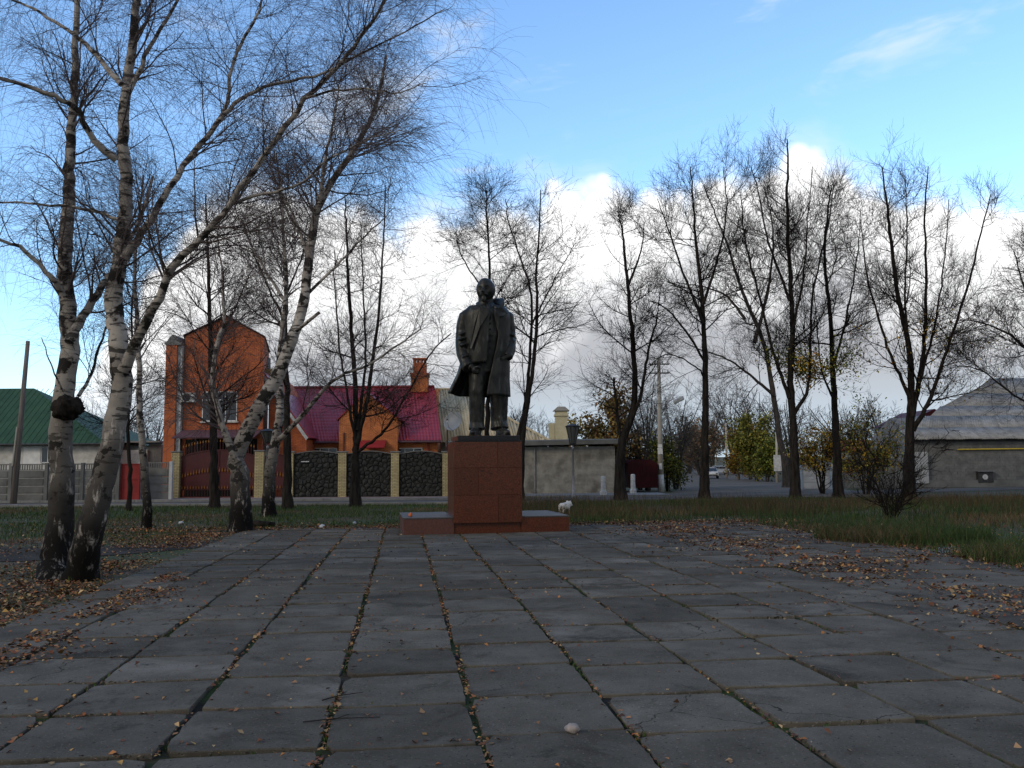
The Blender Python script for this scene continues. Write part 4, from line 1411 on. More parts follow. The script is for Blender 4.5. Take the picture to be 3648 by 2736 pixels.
MB().tube([D_ + Vector((0, -.06, -.10)), C_ + Vector((0, -.06, -.10))], .07, 8).build('gutter', 'canopy_brown', rr_)
MB().prism_x([(HD + .6, ze), (HR, ze), (HR, zr_ - .1)], hx1 - .5, hx1 - .3).build('gable_end', 'brick_orange_light', rh)
# brick gable front
gx0, gx1, gxa = X(338.8, HD - .3), X(397.4, HD - .3), X(365.7, HD - .3)
zg1, zga = Z(419.5, HD - .3, 365), Z(393.5, HD - .3, 365)
gf = MB().prism_y([(gx0, 0), (gx1, 0), (gx1, zg1), (gxa + .55, zga - .35), (gxa, zga), (gxa - .55, zga - .35), (gx0, zg1)], HD - .3, HD + 2.2).build('gable_front', 'brick_orange_light', rh)
for sx, ex in ((-1, gx0), (1, gx1)):
    e0 = Vector((gxa, HD - .38, zga + .07)); e1 = Vector((ex + sx * .14, HD - .38, zg1 - .06))
    MB().sheet([e0, e1, e1 + Vector((0, 3.4, 0)), e0 + Vector((0, 3.4, 0))] if sx < 0 else [e0, e0 + Vector((0, 3.4, 0)), e1 + Vector((0, 3.4, 0)), e1], .06).build('gable_roof', 'roof_red', gf)
p0, p1 = P(360.5, 440.5, HD - .35), P(384, 447.5, HD - 1.3)
MB().sheet([(p0.x, HD - .31, p0.z), (p1.x, HD - .31, p0.z), (p1.x, HD - 1.3, p1.z), (p0.x, HD - 1.3, p1.z)][::-1], .05).build('porch_roof', 'roof_red', gf)
window(rh, 311.5, 337.6, 447.8, 461, HD + .5, 3, 0, False)
window(rh, 396.2, 422.5, 447.8, 461, HD + .5, 3, 0, False)
MB().tube([(X(427.6, HD + .4), HD + .38, .1), (X(427.6, HD + .4), HD + .38, ze - .1)], .05, 8).build('downpipe', 'roof_red', rh)
MB().tube([(X(343.5, HD - .4), HD - .36, .1), (X(343.5, HD - .4), HD - .36, ze + .5)], .04, 8).build('downpipe', 'canopy_brown', rh)
CD = 60.4
ch = MB().box(X(410.6, CD), X(427.5, CD), CD, CD + 1.0, Z(392, CD, 420), Z(376.5, CD, 420)).build('chimney', 'brick_orange_light', rr_)
cb = Vector((0, 0, 0))
b = MB()
b.box(X(409.8, CD), X(428.3, CD), CD - .06, CD + 1.06, Z(376.4, CD, 420), Z(372.8, CD, 420))
b.build('chimney_neck', 'brick_orange', rr_)
b = MB(); xa, xb = X(412.6, CD), X(425.4, CD); zz0, zz1, zz2 = Z(372.7, CD, 420), Z(362.5, CD, 420), Z(359, CD, 420)
b.box(xa, xb, CD + .1, CD + .9, zz0, zz1)
for k in range(4):
    xq = xa + (xb - xa) * k / 3.6; b.box(xq, xq + .12, CD + .1, CD + .9, zz1 + .002, zz2)
b.box(xa - .05, xb + .05, CD + .05, CD + .95, zz2 + .002, zz2 + .09)
b.build('chimney_crown', 'render_orange', rr_)

# ---------- house with asbestos hip roof behind the monument
AD, AR = 58.5, 64.0
ah = empty('asbestos_house', (X(480, AD), AD, 0), 'old house with pale corrugated hip roof behind the statue', 'house')
ah.name = 'corrugated_roof_house'
ze2, zr2 = Z(442, AD, 480), Z(389.5, AR, 440)
MB().box(X(438, AD), X(548, AD), AD + .4, AD + 8, 0, ze2).build('wall', 'plaster_shed', ah)
rl, rr2_, el_, er = Vector((X(433, AR), AR, zr2)), Vector((X(455, AR), AR, zr2)), Vector((X(441, AD), AD, ze2)), Vector((X(551, AD), AD, ze2))
# sheets, one column at a time: cut along the hip on the right
nsh = 9
for k in range(nsh):
    s0, s1 = k / nsh, (k + 1) / nsh
    e0, e1 = el_.lerp(er, s0), el_.lerp(er, s1)
    def up(e):
        # run up the slope, parallel to the left verge, until ridge or hip
        lim = 1.0
        full = rl + (e - el_)
        if full.x > rr2_.x:
            t = (er.x - e.x) / ((er.x - e.x) + (full.x - rr2_.x)); lim = max(.02, t)
        return e.lerp(full, lim)
    gap = Vector((-.05, 0, 0)); dz_ = Vector((0, 0, .02 * (k % 2)))
    roof_wavy('roof_sheet', 'asbestos', ah, up(e0) + gap + dz_, up(e1) - gap + dz_, e1 - gap + dz_, e0 + gap + dz_, .22, .045)
hb = Vector((er.x, AD + 9, ze2))
roof_wavy('roof_sheet', 'asbestos', ah, rr2_, rr2_ + Vector((.05, .3, 0)), hb, er, .22, .045)
MB().tube([rr2_ + Vector((0, 0, .03)), er + Vector((0, 0, .03))], .09, 6).build('hip_cap', 'asbestos', ah)
MB().tube([rl + Vector((0, 0, .03)), rr2_ + Vector((0, 0, .03))], .09, 6).build('ridge_cap', 'asbestos', ah)
# cream chimney
KD = 60.0
a, c = P(555.5, 442, KD), P(567.5, 411, KD)
kc = MB(); kc.box(a.x, c.x, KD, KD + .85, a.z - .8, c.z); kc.box(a.x - .06, c.x + .06, KD - .06, KD + .91, c.z - .35, c.z - .2)
kch = kc.build('chimney', 'cream_plaster', ah, bevel=.02)
b = MB(); b.prism_y([(a.x - .14, c.z + .02), (c.x + .14, c.z + .02), ((a.x + c.x) / 2 + .25, c.z + .30), ((a.x + c.x) / 2 - .25, c.z + .30)], KD - .1, KD + .95)
b.build('chimney_cap', 'plaster_shed', kch)
MB().box(X(549.5, KD), X(555.2, KD), KD + .3, KD + 1.3, a.z - .8, Z(423, KD, 552)).build('chimney_base', 'cream_plaster', ah)

# ---------- low block-built shed with flat roof
LD = 54.5
ls = empty('block_shed', (X(570, LD), LD, 0), 'low grey concrete block shed with flat overhanging roof right of the pedestal', 'shed')
lx0, lx1 = X(448, LD), X(615, LD); lz = Z(446.5, LD, 570)
MB().box(lx0 + .02, lx1 - .02, LD + .06, LD + 7, 0, lz - .005).build('core', 'block_grey', ls)
b = MB(); z = 0; row = 0; rb = random.Random(3)
while z < lz - .02:
    x = lx0 - (row % 2) * .2
    zt = min(z + .2, lz - .006)
    while x < lx1:
        xa, xb = max(x, lx0), min(x + .4, lx1)
        if xb - xa > .03:
            d = rb.uniform(0, .014); b.box(xa + .004, xb - .004, LD + .03 - d, LD + .058, z + .004, zt - .004)
        x += .4
    z += .2; row += 1
tag(b.build('wall_blocks', 'block_grey', ls), kind='stuff')
MB().tube([(X(534.7, LD), LD - .04, .15), (X(534.7, LD), LD - .04, lz - .05)], .035, 8).build('pipe', 'metal_grey', ls)
b = MB(); x0_, x1_ = X(446, LD), X(621.5, LD)
b.add([(x0_, LD - .45, lz), (x1_, LD - .45, lz + .14), (x1_, LD + 7.4, lz + .24), (x0_, LD + 7.4, lz + .24), (x0_, LD - .45, lz + .33), (x1_, LD - .45, lz + .42), (x1_, LD + 7.4, lz + .7), (x0_, LD + 7.4, lz + .7)],
      [(0, 1, 5, 4), (4, 5, 6, 7), (3, 7, 6, 2), (0, 3, 2, 1), (0, 4, 7, 3), (1, 2, 6, 5)])
b.build('roof_slab', 'concrete_fence', ls, bevel=.02)

# ---------- green-roofed house far left
GD, GR = 57.0, 62.0
gh = empty('green_roof_house', (X(20, GD), GD, 0), 'white house with dark green sheet metal hip roof behind the left fence', 'house')
zeg, zrg = Z(443.5, GD, 40), Z(388.5, GR, 10)
MB().box(X(-90, GD), X(99, GD), GD + .45, GD + 9, 0, zeg).build('wall', 'whitewash', gh)
e0, e1 = Vector((X(-100, GD), GD, zeg)), Vector((X(105.5, GD), GD, zeg))
r0, r1 = Vector((X(-95, GR), GR, zrg)), Vector((X(31, GR), GR, zrg))
b = MB(); b.sheet([e0, e1, r1, r0], .05); b.build('roof', 'roof_green', gh)
b = MB(); b.sheet([e1, Vector((e1.x, GD + 10, zeg)), r1], .05); b.build('roof_hip', 'roof_green', gh)
sm = MB().box(-.012, .012, -.012, .012, 0, 1.0).mesh('roof_seam', 'roof_green')
nsm = 34
for k in range(nsm):
    e = e0.lerp(e1, (k + .5) / nsm); full = r0 + (e - e0)
    lim = 1.0
    if full.x > r1.x: lim = max(.03, (e1.x - e.x) / ((e1.x - e.x) + (full.x - r1.x)))
    q = e.lerp(Vector((e.x, GR, zrg)), lim if full.x > r1.x else 1.0)
    v = q - e
    o = link('roof_seam', sm, gh, e - gh.location + Vector((0, 0, .01)), v.to_track_quat('Z', 'Y').to_euler()); o.scale = (1, 1, v.length * .99)
window(gh, 40.5, 56, 446.5, 463, GD + .45, 2, 0, False)
MB().box(X(20, GD), X(38.5, GD), GD + .40, GD + .44, Z(464, GD, 30), Z(446, GD, 30)).build('white_panel', 'white_paint', gh)
MB().tube([e0 + Vector((0, -.06, -.06)), e1 + Vector((0, -.06, -.06))], .07, 8).build('gutter', 'metal_dark', gh)

# small far outbuilding between the green roof and the brick house
sd_ = empty('small_shed', (X(140, 60), 60, 0), 'small whitewashed shed with thin roof behind the short grey fence', 'shed')
MB().box(X(118, 60), X(147, 60), 60, 63, 0, Z(450, 60, 130)).build('wall', 'whitewash', sd_)
MB().box(X(147.1, 60), X(160, 60), 60.2, 63, 0, Z(444, 60, 150)).build('lean_to', 'block_dark', sd_)
MB().box(X(114, 60), X(161, 60), 59.7, 63.4, Z(442.6, 60, 140), Z(441, 60, 140)).build('roof', 'kerb_stone', sd_)

# ---------- long grey building at the right edge
RD = 66.0
rg = empty('grey_barn', (X(970, RD), RD, 0), 'long grey block building with weathered corrugated roof at the right edge', 'building')
bx0, bx1 = X(914, RD), X(1160, RD); bz = Z(441.5, RD, 980)
MB().box(bx0 + .05, bx1, RD + .07, RD + 9, 0, bz).build('core', 'block_dark', rg)
b = MB(); z = .55; row = 0
while z < bz - .02:
    x = bx0 - (row % 2) * .2; zt = min(z + .2, bz - .005)
    while x < bx1:
        xa, xb = max(x, bx0), min(x + .4, bx1)
        if xb - xa > .03: d = rb.uniform(0, .02); b.box(xa + .006, xb - .006, RD + .04 - d, RD + .068, z + .006, zt - .006)
        x += .4
    z += .2; row += 1
tag(b.build('wall_blocks', 'block_dark', rg), kind='stuff')
MB().box(bx0 - .05, bx1, RD - .25, RD + .03, 0, .54).build('footing', 'concrete_fence', rg)
# roof in sheets: lower course, then the taller part set back
def course(pxa, pxb, py0, py1, D0, D1, n, pxt=None):
    for k in range(n):
        a0 = P(pxa + (pxb - pxa) * k / n, py1, D0); a1 = P(pxa + (pxb - pxa) * (k + 1) / n, py1, D0)
        sl_ = 0 if pxt is None else X(pxt, D1) - X(pxa, D0)
        b0 = Vector((a0.x + sl_ * (1 - k / n), 0, 0)); b1 = Vector((a1.x + sl_ * (1 - (k + 1) / n), 0, 0))
        z1 = P((pxa + pxb) / 2, py0, D1).z; z0 = P((pxa + pxb) / 2, py1, D0).z
        roof_wavy('roof_sheet', 'asbestos_grey', rg, (b0.x - .06, D1, z1 + .03 * (k % 2)), (b1.x + .06, D1, z1 + .03 * (k % 2)), (a1.x + .06, D0, z0 + .03 * (k % 2)), (a0.x - .06, D0, z0 + .03 * (k % 2)), .19, .035)
course(911, 1160, 427, 438.6, RD - .5, RD + 1.9, 14)
course(912, 1160, 415.5, 427.8, RD + 1.85, RD + 4.2, 14, 916)
course(930, 1160, 405.5, 416.6, RD + 4.15, RD + 6.5, 12, 942)
course(942, 1160, 393, 406.6, RD + 6.45, RD + 9.5, 11, 968)
course(968, 1160, 378, 394.2, RD + 9.45, RD + 13, 9, 994)
MB().prism_x([(RD + .1, bz), (RD + 9, bz), (RD + 4.2, Z(417.5, RD + 4.2, 960)), (RD + 1.9, Z(428.5, RD + 1.9, 960))], bx0 + .1, bx1).build('gable', 'block_dark', rg)
MB().tube([P(957.5, 449.5, RD - .1), P(1160, 447, RD - .1)], .05, 8).build('gas_pipe', 'yellow_pipe', rg)
a, c = P(978, 482.5, RD - .2), P(992.5, 471.5, RD - .2)
hb_ = MB().box(a.x, c.x, RD - .3, RD + .03, a.z, c.z).build('vent_box', 'metal_dark', rg, bevel=.02)
MB().tube([((a.x * .55 + c.x * .45), RD - .33, (a.z + c.z) / 2), ((a.x * .55 + c.x * .45), RD - .305, (a.z + c.z) / 2)], .2, 14).build('vent_disc', 'white_weathered', hb_)
MB().box(a.x - .05, c.x + .05, RD - .42, RD + .03, c.z + .003, c.z + .05).build('vent_hood', 'metal_grey', hb_)
MB().box(X(915, RD - .3), X(927.5, RD - .3), RD - .34, RD - .26, .3, Z(452, RD, 920)).build('corner_board', 'concrete_fence_light', rg)

# red roofed little house behind
lr = empty('far_red_house', (X(935, 90), 90, 0), 'small distant house with dull red roof behind the grey building', 'house')
MB().box(X(908, 90), X(960, 90), 90, 97, 0, Z(424, 90, 930)).build('wall', 'plaster_shed', lr)
b = MB(); b.prism_y([(X(903, 90), Z(425, 90, 905)), (X(968, 90), Z(425, 90, 960)), (X(935, 90), Z(409, 90, 935))], 89.6, 97.4); b.build('roof', 'shed_red', lr)

# white concrete fence with blue post beside the far road, and the next stretch
panel_fence('white_fence', 'pale white concrete panel fence with arched top beside the far road', X(800, 62), X(831, 62), 62.0, Z(463.5, 62, 815), 4, 'concrete_fence_light', 'blue_paint', False, 2.3, R(7), True)
panel_fence('grey_fence', 'grey concrete fence behind the shrub, left of the grey building', X(841, 63), X(908, 63), 63.0, Z(459.5, 63, 870), 4, 'concrete_fence', 'concrete_fence', False, 2.3, R(3), False)
fr_ = empty('far_brown_house', (X(880, 80), 80, 0), 'distant low house with rusty brown roof behind the grey fence', 'house')
MB().box(X(850, 80), X(912, 80), 80, 86, 0, Z(449, 80, 880)).build('wall', 'plaster_shed', fr_)
MB().prism_x([(79.5, Z(450, 80, 880)), (86.5, Z(450, 80, 880)), (83, Z(440, 83, 880))], X(847, 80), X(915, 80)).build('roof', 'brick_orange', fr_)

# dark red sheet-metal garage in the shrubs
sr = empty('red_garage', (X(642, 58), 58, 0), 'dark red sheet metal garage half hidden by shrubs left of the concrete pole', 'garage')
a, c = P(628.5, 478, 58), P(657.5, 459.5, 58)
MB().prism_y([(a.x, .3), (c.x, .3), (c.x, c.z - .25), ((c.x * .75 + a.x * .25), c.z), (a.x + .25, c.z), (a.x, c.z - .2)], 58, 62).build('body', 'shed_red', sr)
b = MB()
for k in range(9):
    x = a.x + (c.x - a.x) * (k + .5) / 9; b.box(x - .02, x + .02, 57.97, 57.999, .35, c.z - .3)
b.build('ribs', 'shed_red', sr)
# ------------------------------------------------------------------ lamps, poles, bollards, dish, cars, dog, litter
def torch_lamp(px, py_top, py_head, py_base, label):
    base = G(px, py_base); D = base.y
    root = empty('park_lamp', base, label, 'lamp', 'torch lamps in the park')
    zt, zh = P(px, py_top, D).z, P(px, py_head, D).z
    H = zt - zh
    MB().lathe([(.12, 0), (.12, .25), (.075, .3), (.06, 1.0), (.05, zh - .25), (.06, zh - .24), (.06, zh - .16), (.04, zh - .15), (.04, zh)], 10).build('pole', 'metal_grey', root, smooth=True, local=True)
    hd = MB(); n = 8; r0, r1 = .16, .36
    hd.lathe([(r0, zh), (r0 + .02, zh + .06)], n); hd.build('lamp_collar', 'metal_dark', root, local=True)
    MB().lathe([(r0 - .02, zh + .062), (r1 - .03, zt - .08)], n).build('lamp_glass', 'glass_lamp', root, local=True)
    rb_ = MB()
    for k in range(n):
        a = 2 * math.pi * (k + .5) / n
        rb_.tube([(r0 * math.cos(a), r0 * math.sin(a), zh + .05), (r1 * math.cos(a), r1 * math.sin(a), zt - .06)], .02, 5)
    rb_.build('lamp_ribs', 'metal_dark', root, local=True)
    MB().lathe([(r1 + .02, zt - .075), (r1 + .03, zt - .03), (r1 * .5, zt + .06), (.04, zt + .09)], n).build('lamp_cap', 'metal_dark', root, local=True)


torch_lamp(573.5, 425.5, 444.5, 499.5, 'torch-shaped grey park lamp before the block shed, right of the pedestal')
torch_lamp(266.5, 430.5, 443.0, 505.5, 'torch-shaped grey park lamp half hidden by the birch at the wicket')


def pole(px0, py0, px1, py1, D, r0, r1, label, mat='concrete_pole', white=0.0, arms=True, name='utility_pole', cat='pole'):
    b0, t0 = P(px0, py0, D), P(px1, py1, D)
    b0.z = min(b0.z, gz(D)) if abs(b0.z - gz(D)) < 2 else b0.z
    b0.z = gz(D) - .05
    root = empty(name, b0, label, cat, 'poles along the streets')
    loc = t0 - b0
    MB().tube([(0, 0, 0), loc * .5, loc], [r0, (r0 + r1) / 2, r1], 8).build('shaft', mat, root, local=True, smooth=True)
    if white:
        k = white / loc.length
        MB().tube([(0, 0, .06), loc * k], [r0 + .012, r0 + (r1 - r0) * k + .012], 8).build('white_base', 'white_weathered', root, local=True, smooth=True)
    if arms:
        for dz in (.35, .95):
            p = loc - Vector((0, 0, dz))
            MB().box(p.x - .7, p.x + .7, p.y - .05, p.y + .05, p.z - .04, p.z + .04).build('cross_arm', 'metal_dark', root, local=True)
            for sx in (-.6, -.25, .25, .6):
                MB().lathe([(.02, 0), (.05, .06), (.03, .13), (.045, .17), (.02, .2)], 6, (p.x + sx, p.y, p.z + .042)).build('insulator', 'white_weathered', root, local=True)
    return root, t0


main, mt = pole(661, 491.5, 658.6, 359, 58.5, .20, .11, 'tall concrete utility pole with whitewashed foot and paper notices, left of the road', white=1.2)
for z0, z1, w in ((2.55, 2.95, .2), (2.98, 3.2, .17), (1.55, 1.95, .12)):
    MB().obox((-.02 - .01, -.205, (z0 + z1) / 2), (w * 1.6, .012, z1 - z0), Matrix.Rotation(random.uniform(-.15, .15), 3, 'Y')).build('paper_notice', 'paper', main, local=True)
lm = MB(); lm.tube([(.0, 0, 5.6), (.5, -.3, 6.0), (.95, -.5, 6.2)], .03, 6); lm.build('lamp_bracket', 'metal_grey', main, local=True)
MB().obox((1.2, -.6, 6.1), (.75, .26, .3), Matrix.Rotation(R(-25), 3, 'Y')).build('lamp_head', 'white_weathered', main, local=True, bevel=.08)
far_poles = [(716, 457.5, 716, 435.7, 175, 'distant grey pole far down the road, third from the left'), (726.3, 466, 726, 423, 115, 'distant concrete pole by the parked white car'),
             (738.3, 468.7, 738, 434.5, 105, 'short pole toned as orange-lit at the edge of the yellow-green bushes'), (746.8, 459, 746.3, 409, 118, 'tall distant pole standing in the yellow-green bushes'),
             (777, 475, 776.4, 432, 88, 'grey pole with a white board at the right of the bushes'), (695.7, 463, 695.5, 452, 250, 'tiny pole at the far end of the road, leftmost'), (699.6, 464, 699.3, 443, 210, 'tiny pole at the far end of the road, second from the left')]
tops = []
for i, (a, b_, c, d, D, lab) in enumerate(far_poles):
    r_, t_ = pole(a, b_, c, d, D, .16, .10, lab, 'wood_pole' if i == 9 else ('brick_orange' if False else ('pole_orange_lit' if i == 2 else 'concrete_pole')), 0, i in (3,))
    tops.append(t_)
wb = P(777, 462, 87.8)
tag(MB().box(wb.x - .35, wb.x + .45, 87.7, 87.75, wb.z - .9, wb.z + .7).build('notice_board', 'white_weathered'), 'white notice board fixed to the grey pole by the bushes', 'board')
left_pole, lt = pole(13, 507, 28, 341, 45.5, .17, .10, 'weathered leaning wooden pole before the fence at the far left', 'wood_pole', 0, False)
MB().tube([Vector((-.05, -.14, 2.0)), Vector((.10, -.14, 4.0))], .05, 6).build('stay_post', 'concrete_pole', left_pole, local=True)


def wire(a, b_, sag, label, r=.012):
    pts = [a.lerp(b_, t) - Vector((0, 0, sag * 4 * t * (1 - t))) for t in [k / 14 for k in range(15)]]
    return tag(MB().tube(pts, r, 3).build('power_line', 'wire'), label, 'wire', 'power lines')


wire(mt + Vector((.6, 0, -.2)), tops[4] + Vector((0, 0, 0)), .9, 'upper power line from the tall concrete pole to the pole by the bushes')
wire(mt + Vector((.6, 0, -.8)), tops[4] + Vector((0, 0, -.5)), 1.1, 'lower power line from the tall concrete pole to the pole by the bushes')
wire(mt + Vector((-.6, 0, -.2)), Vector((-2, 57.5, mt.z - 1.2)), .8, 'power line running left from the tall concrete pole behind the statue')
wire(tops[4], tops[3], .7, 'distant power line above the yellow-green bushes')
wire(tops[3], tops[1], .7, 'distant power line above the parked white car')


def bollard(px, py0, py1, label):
    b0 = G(px, py1 + 2.0); H = P(px, py0, b0.y).z
    root = empty('bollard', b0, label, 'bollard', 'white bollards at the shed corner')
    MB().lathe([(.20, 0), (.20, .30), (.15, .34)], 12).build('foot', 'white_weathered', root, local=True)
    MB().lathe([(.145, .342), (.135, H - .06), (.10, H - .01), (.04, H)], 12).build('shaft', 'white_weathered', root, local=True, smooth=False)


bollard(603.4, 476, 494.6, 'white concrete bollard in front of the shed corner, left of the forked tree')
bollard(633.2, 474, 493.0, 'white concrete bollard at the right foot of the forked tree')

# satellite dish on a thin mast
sm_ = P(447.2, 455, 53.2)
ds = empty('satellite_dish', (sm_.x, 53.2, .2), 'grey satellite dish on a rusty mast left of the pedestal', 'satellite dish')
zt = P(447, 424, 53.2).z
MB().tube([(0, 0, 0), (0, 0, zt + .1)], .035, 8).build('mast', 'shed_red', ds, local=True)
b = MB(); prof = [(.001, 0), (.22, .02), (.42, .065), (.57, .13), (.62, .16)]
Mx = Vector((-.42, -.84, .36)).to_track_quat('Z', 'Y').to_matrix()
c = MB().lathe(prof, 28)
b.v = [(Mx @ v) * 1.0 + Vector((.42, -.15, zt - .1)) for v in c.v]; b.f = c.f; b.m = c.m
b.v = [Vector((v.x, v.y, v.z)) for v in b.v]
b.f = b.f[:-1]; b.m = b.m[:-1]
o = b.build('dish', 'dish_grey', ds, local=True, smooth=True); md = o.modifiers.new('t', 'SOLIDIFY'); md.thickness = .015
MB().tube([(.40, -.25, zt - .65), (.15, -.75, zt - .45), (.08, -.85, zt - .15)], .015, 6).build('feed_arm', 'metal_grey', ds, local=True)
MB().ellipsoid((.08, -.85, zt - .10), (.05, .05, .08), None, 10, 6).build('feed_horn', 'white_weathered', ds, local=True)
MB().tube([(0, 0, zt - .1), (.42, -.05, zt - .1)], .03, 6).build('bracket', 'metal_grey', ds, local=True)


# cars
def car(loc, rz, mat, label, s=1.0):
    root = empty('car', loc, label, 'car', rz=rz)
    half = [(-2.05, .38), (-2.08, .62), (-1.98, .82), (-1.35, .90), (-.75, 1.36), (.55, 1.38), (1.05, 1.30), (1.52, .94), (2.02, .86), (2.08, .6), (2.04, .36)]
    lo = [(x, .30) for x, z in half[::-1]]
    b = MB(); n = len(half)
    # body side profile lofted over the width with tumblehome
    rings = []
    for y, k in ((-.80, .0), (-.79, .6), (-.62, 1.0), (.62, 1.0), (.79, .6), (.80, .0)):
        rings.append([(x, y if z < .92 else y * (1 - .22 * (z - .92) / .46), .30 + (z - .30) * (.55 + .45 * k) if z < .92 else z - .05 * (1 - k)) for x, z in half])
    for r_ in rings:
        for p in r_: b.v.append(Vector(p))
    for i in range(len(rings) - 1):
        for k in range(n - 1): b.f.append([i * n + k, i * n + k + 1, (i + 1) * n + k + 1, (i + 1) * n + k]); b.m.append(0)
        b.f.append([i * n + n - 1, i * n, (i + 1) * n, (i + 1) * n + n - 1]); b.m.append(0)
    b.f.append(list(range(n))); b.m.append(0); e = (len(rings) - 1) * n; b.f.append([e + k for k in range(n)][::-1]); b.m.append(0)
    b.build('body', mat, root, local=True, bevel=.03)
    for sy in (-1, 1):
        MB().add([(x, sy * y, z) for x, y, z in ((-.98, .80, .95), (.0, .815, .95), (.0, .735, 1.28), (-.70, .735, 1.28))], [(0, 1, 2, 3)]).build('side_window', 'glass_dark', root, local=True)
        MB().add([(x, sy * y, z) for x, y, z in ((.08, .815, .95), (1.32, .80, .95), (1.0, .735, 1.25), (.08, .735, 1.28))], [(0, 1, 2, 3)]).build('side_window', 'glass_dark', root, local=True)
        for x in (-1.32, 1.28):
            w = MB().tube([(x, sy * .68, .31), (x, sy * .84, .31)], .31, 18).build('wheel', 'tyre', root, local=True)
            MB().tube([(x, sy * .841, .31), (x, sy * .85, .31)], .18, 14).build('hub_cap', 'metal_grey', w, local=True)
        MB().ellipsoid((-2.06, sy * .58, .66), (.05, .16, .09), None, 10, 6).build('headlight', 'glass_lamp', root, local=True)
        MB().box(2.055, 2.10, sy * .66 - .12, sy * .66 + .12, .62, .78).build('tail_light', 'door_red', root, local=True)
    MB().add([(-1.36, -.66, .95), (-1.36, .66, .95), (-.80, .58, 1.335), (-.80, -.58, 1.335)], [(0, 1, 2, 3)]).build('windscreen', 'glass_dark', root, local=True)
    MB().add([(1.50, -.62, .99), (1.50, .62, .99), (1.09, .56, 1.30), (1.09, -.56, 1.30)], [(0, 1, 2, 3)]).build('rear_window', 'glass_dark', root, local=True)
    MB().box(-2.14, -2.06, -.7, .7, .40, .52).build('bumper', 'metal_dark', root, local=True, bevel=.02)
    MB().box(2.07, 2.15, -.7, .7, .40, .52).build('bumper', 'metal_dark', root, local=True, bevel=.02)
    root.scale = (s, s, s)
    return root


cw = P(718, 463, 140); car(Vector((cw.x, 140, gz(140) + .03)), R(-5), 'car_white', 'white saloon car parked on the verge beside the far road')
cg = P(709.5, 471.5, 112); car(Vector((cg.x + .2, 112, gz(112) + .03)), R(80), 'car_grey', 'pale car driving down the far road, half hidden by a trunk')


# dog behind the bench
def dog():
    c = G(564.5, 516.5)
    root = empty('dog', c, 'small white dog standing in the grass behind the right bench', 'dog', rz=R(58))
    J = {'rump': (-.20, 0, .33, .085), 'hip': (-.15, 0, .335, .105), 'belly': (-.02, 0, .30, .092), 'chest': (.13, 0, .30, .115), 'neck': (.23, 0, .37, .075), 'poll': (.29, -.03, .385, .072),
         'muz': (.36, -.05, .335, .042), 'nose': (.40, -.06, .32, .030), 'tail1': (-.27, 0, .33, .026), 'tail2': (-.31, .01, .25, .022), 'tail3': (-.32, .01, .18, .014)}
    E = [('rump', 'hip'), ('hip', 'belly'), ('belly', 'chest'), ('chest', 'neck'), ('neck', 'poll'), ('poll', 'muz'), ('muz', 'nose'), ('rump', 'tail1'), ('tail1', 'tail2'), ('tail2', 'tail3')]
    for s, y, dx in (('l', .065, 0), ('r', -.065, .05)):
        J.update({'fs' + s: (.14 + dx * .4, y, .23, .052), 'fk' + s: (.135 + dx, y, .13, .034), 'fp' + s: (.14 + dx, y, .03, .030), 'ft' + s: (.175 + dx, y, .018, .026),
                  'hs' + s: (-.17, y, .27, .07), 'hk' + s: (-.10 - dx, y, .19, .045), 'hh' + s: (-.205 - dx, y, .115, .028), 'hp' + s: (-.185 - dx, y, .03, .028), 'ht' + s: (-.145 - dx, y, .018, .025),
                  'ea' + s: (.28, y * .8, .45, .030), 'eb' + s: (.285, y * 1.1, .475, .014)})
        E += [('chest', 'fs' + s), ('fs' + s, 'fk' + s), ('fk' + s, 'fp' + s), ('fp' + s, 'ft' + s), ('hip', 'hs' + s), ('hs' + s, 'hk' + s), ('hk' + s, 'hh' + s), ('hh' + s, 'hp' + s), ('hp' + s, 'ht' + s), ('poll', 'ea' + s), ('ea' + s, 'eb' + s)]
    names = list(J); me = bpy.data.meshes.new('body')
    me.from_pydata([J[n][:3] for n in names], [(names.index(a), names.index(b_)) for a, b_ in E], [])
    me.materials.append(MATS['fur_white'])
    o = link('body', me, root)
    md = o.modifiers.new('skin', 'SKIN'); md.use_smooth_shade = True
    sk = me.skin_vertices[0].data if me.skin_vertices else None
    if sk is None:
        bm = bmesh.new(); bm.from_mesh(me); bm.verts.layers.skin.verify(); bm.to_mesh(me); bm.free(); sk = me.skin_vertices[0].data
    for i, n in enumerate(names): sk[i].radius = (J[n][3], J[n][3]); sk[i].use_root = (n == 'belly')
    s2 = o.modifiers.new('sub', 'SUBSURF'); s2.levels = 2; s2.render_levels = 2
    MB().ellipsoid((.425, -.065, .325), (.016, .018, .014), None, 8, 6).build('nose', 'dark_fur', root, local=True)
    for y in (-.034, .034): MB().ellipsoid((.35, y - .04, .38), (.01, .009, .01), None, 8, 6).build('eye', 'dark_fur', root, local=True)
    for y in (-.075, .075): MB().ellipsoid((.27, y, .41), (.028, .018, .055), Matrix.Rotation(y * 4, 3, 'X'), 10, 6).build('ear', 'fur_white', root, local=True)
    root.scale = (1.12, 1.12, 1.12)


dog()


# litter and small stones
def pebble(px, py, size, mat, name, label, cat, z=0.0, seed=1):
    r = random.Random(seed); p = G(px, py, z)
    n = [r.uniform(-.18, .18) for _ in range(40)]
    b = MB(); b.ellipsoid((p.x, p.y, z + size * .33), (size * .55, size * .42, size * .36), Matrix.Rotation(r.uniform(0, 3), 3, 'Z'), 12, 8,
                          fn=lambda d, q: q * (1 + .18 * math.sin(d.x * 5 + seed) * math.cos(d.y * 4 + d.z * 3)))
    return tag(b.build(name, mat, smooth=True), label, cat)


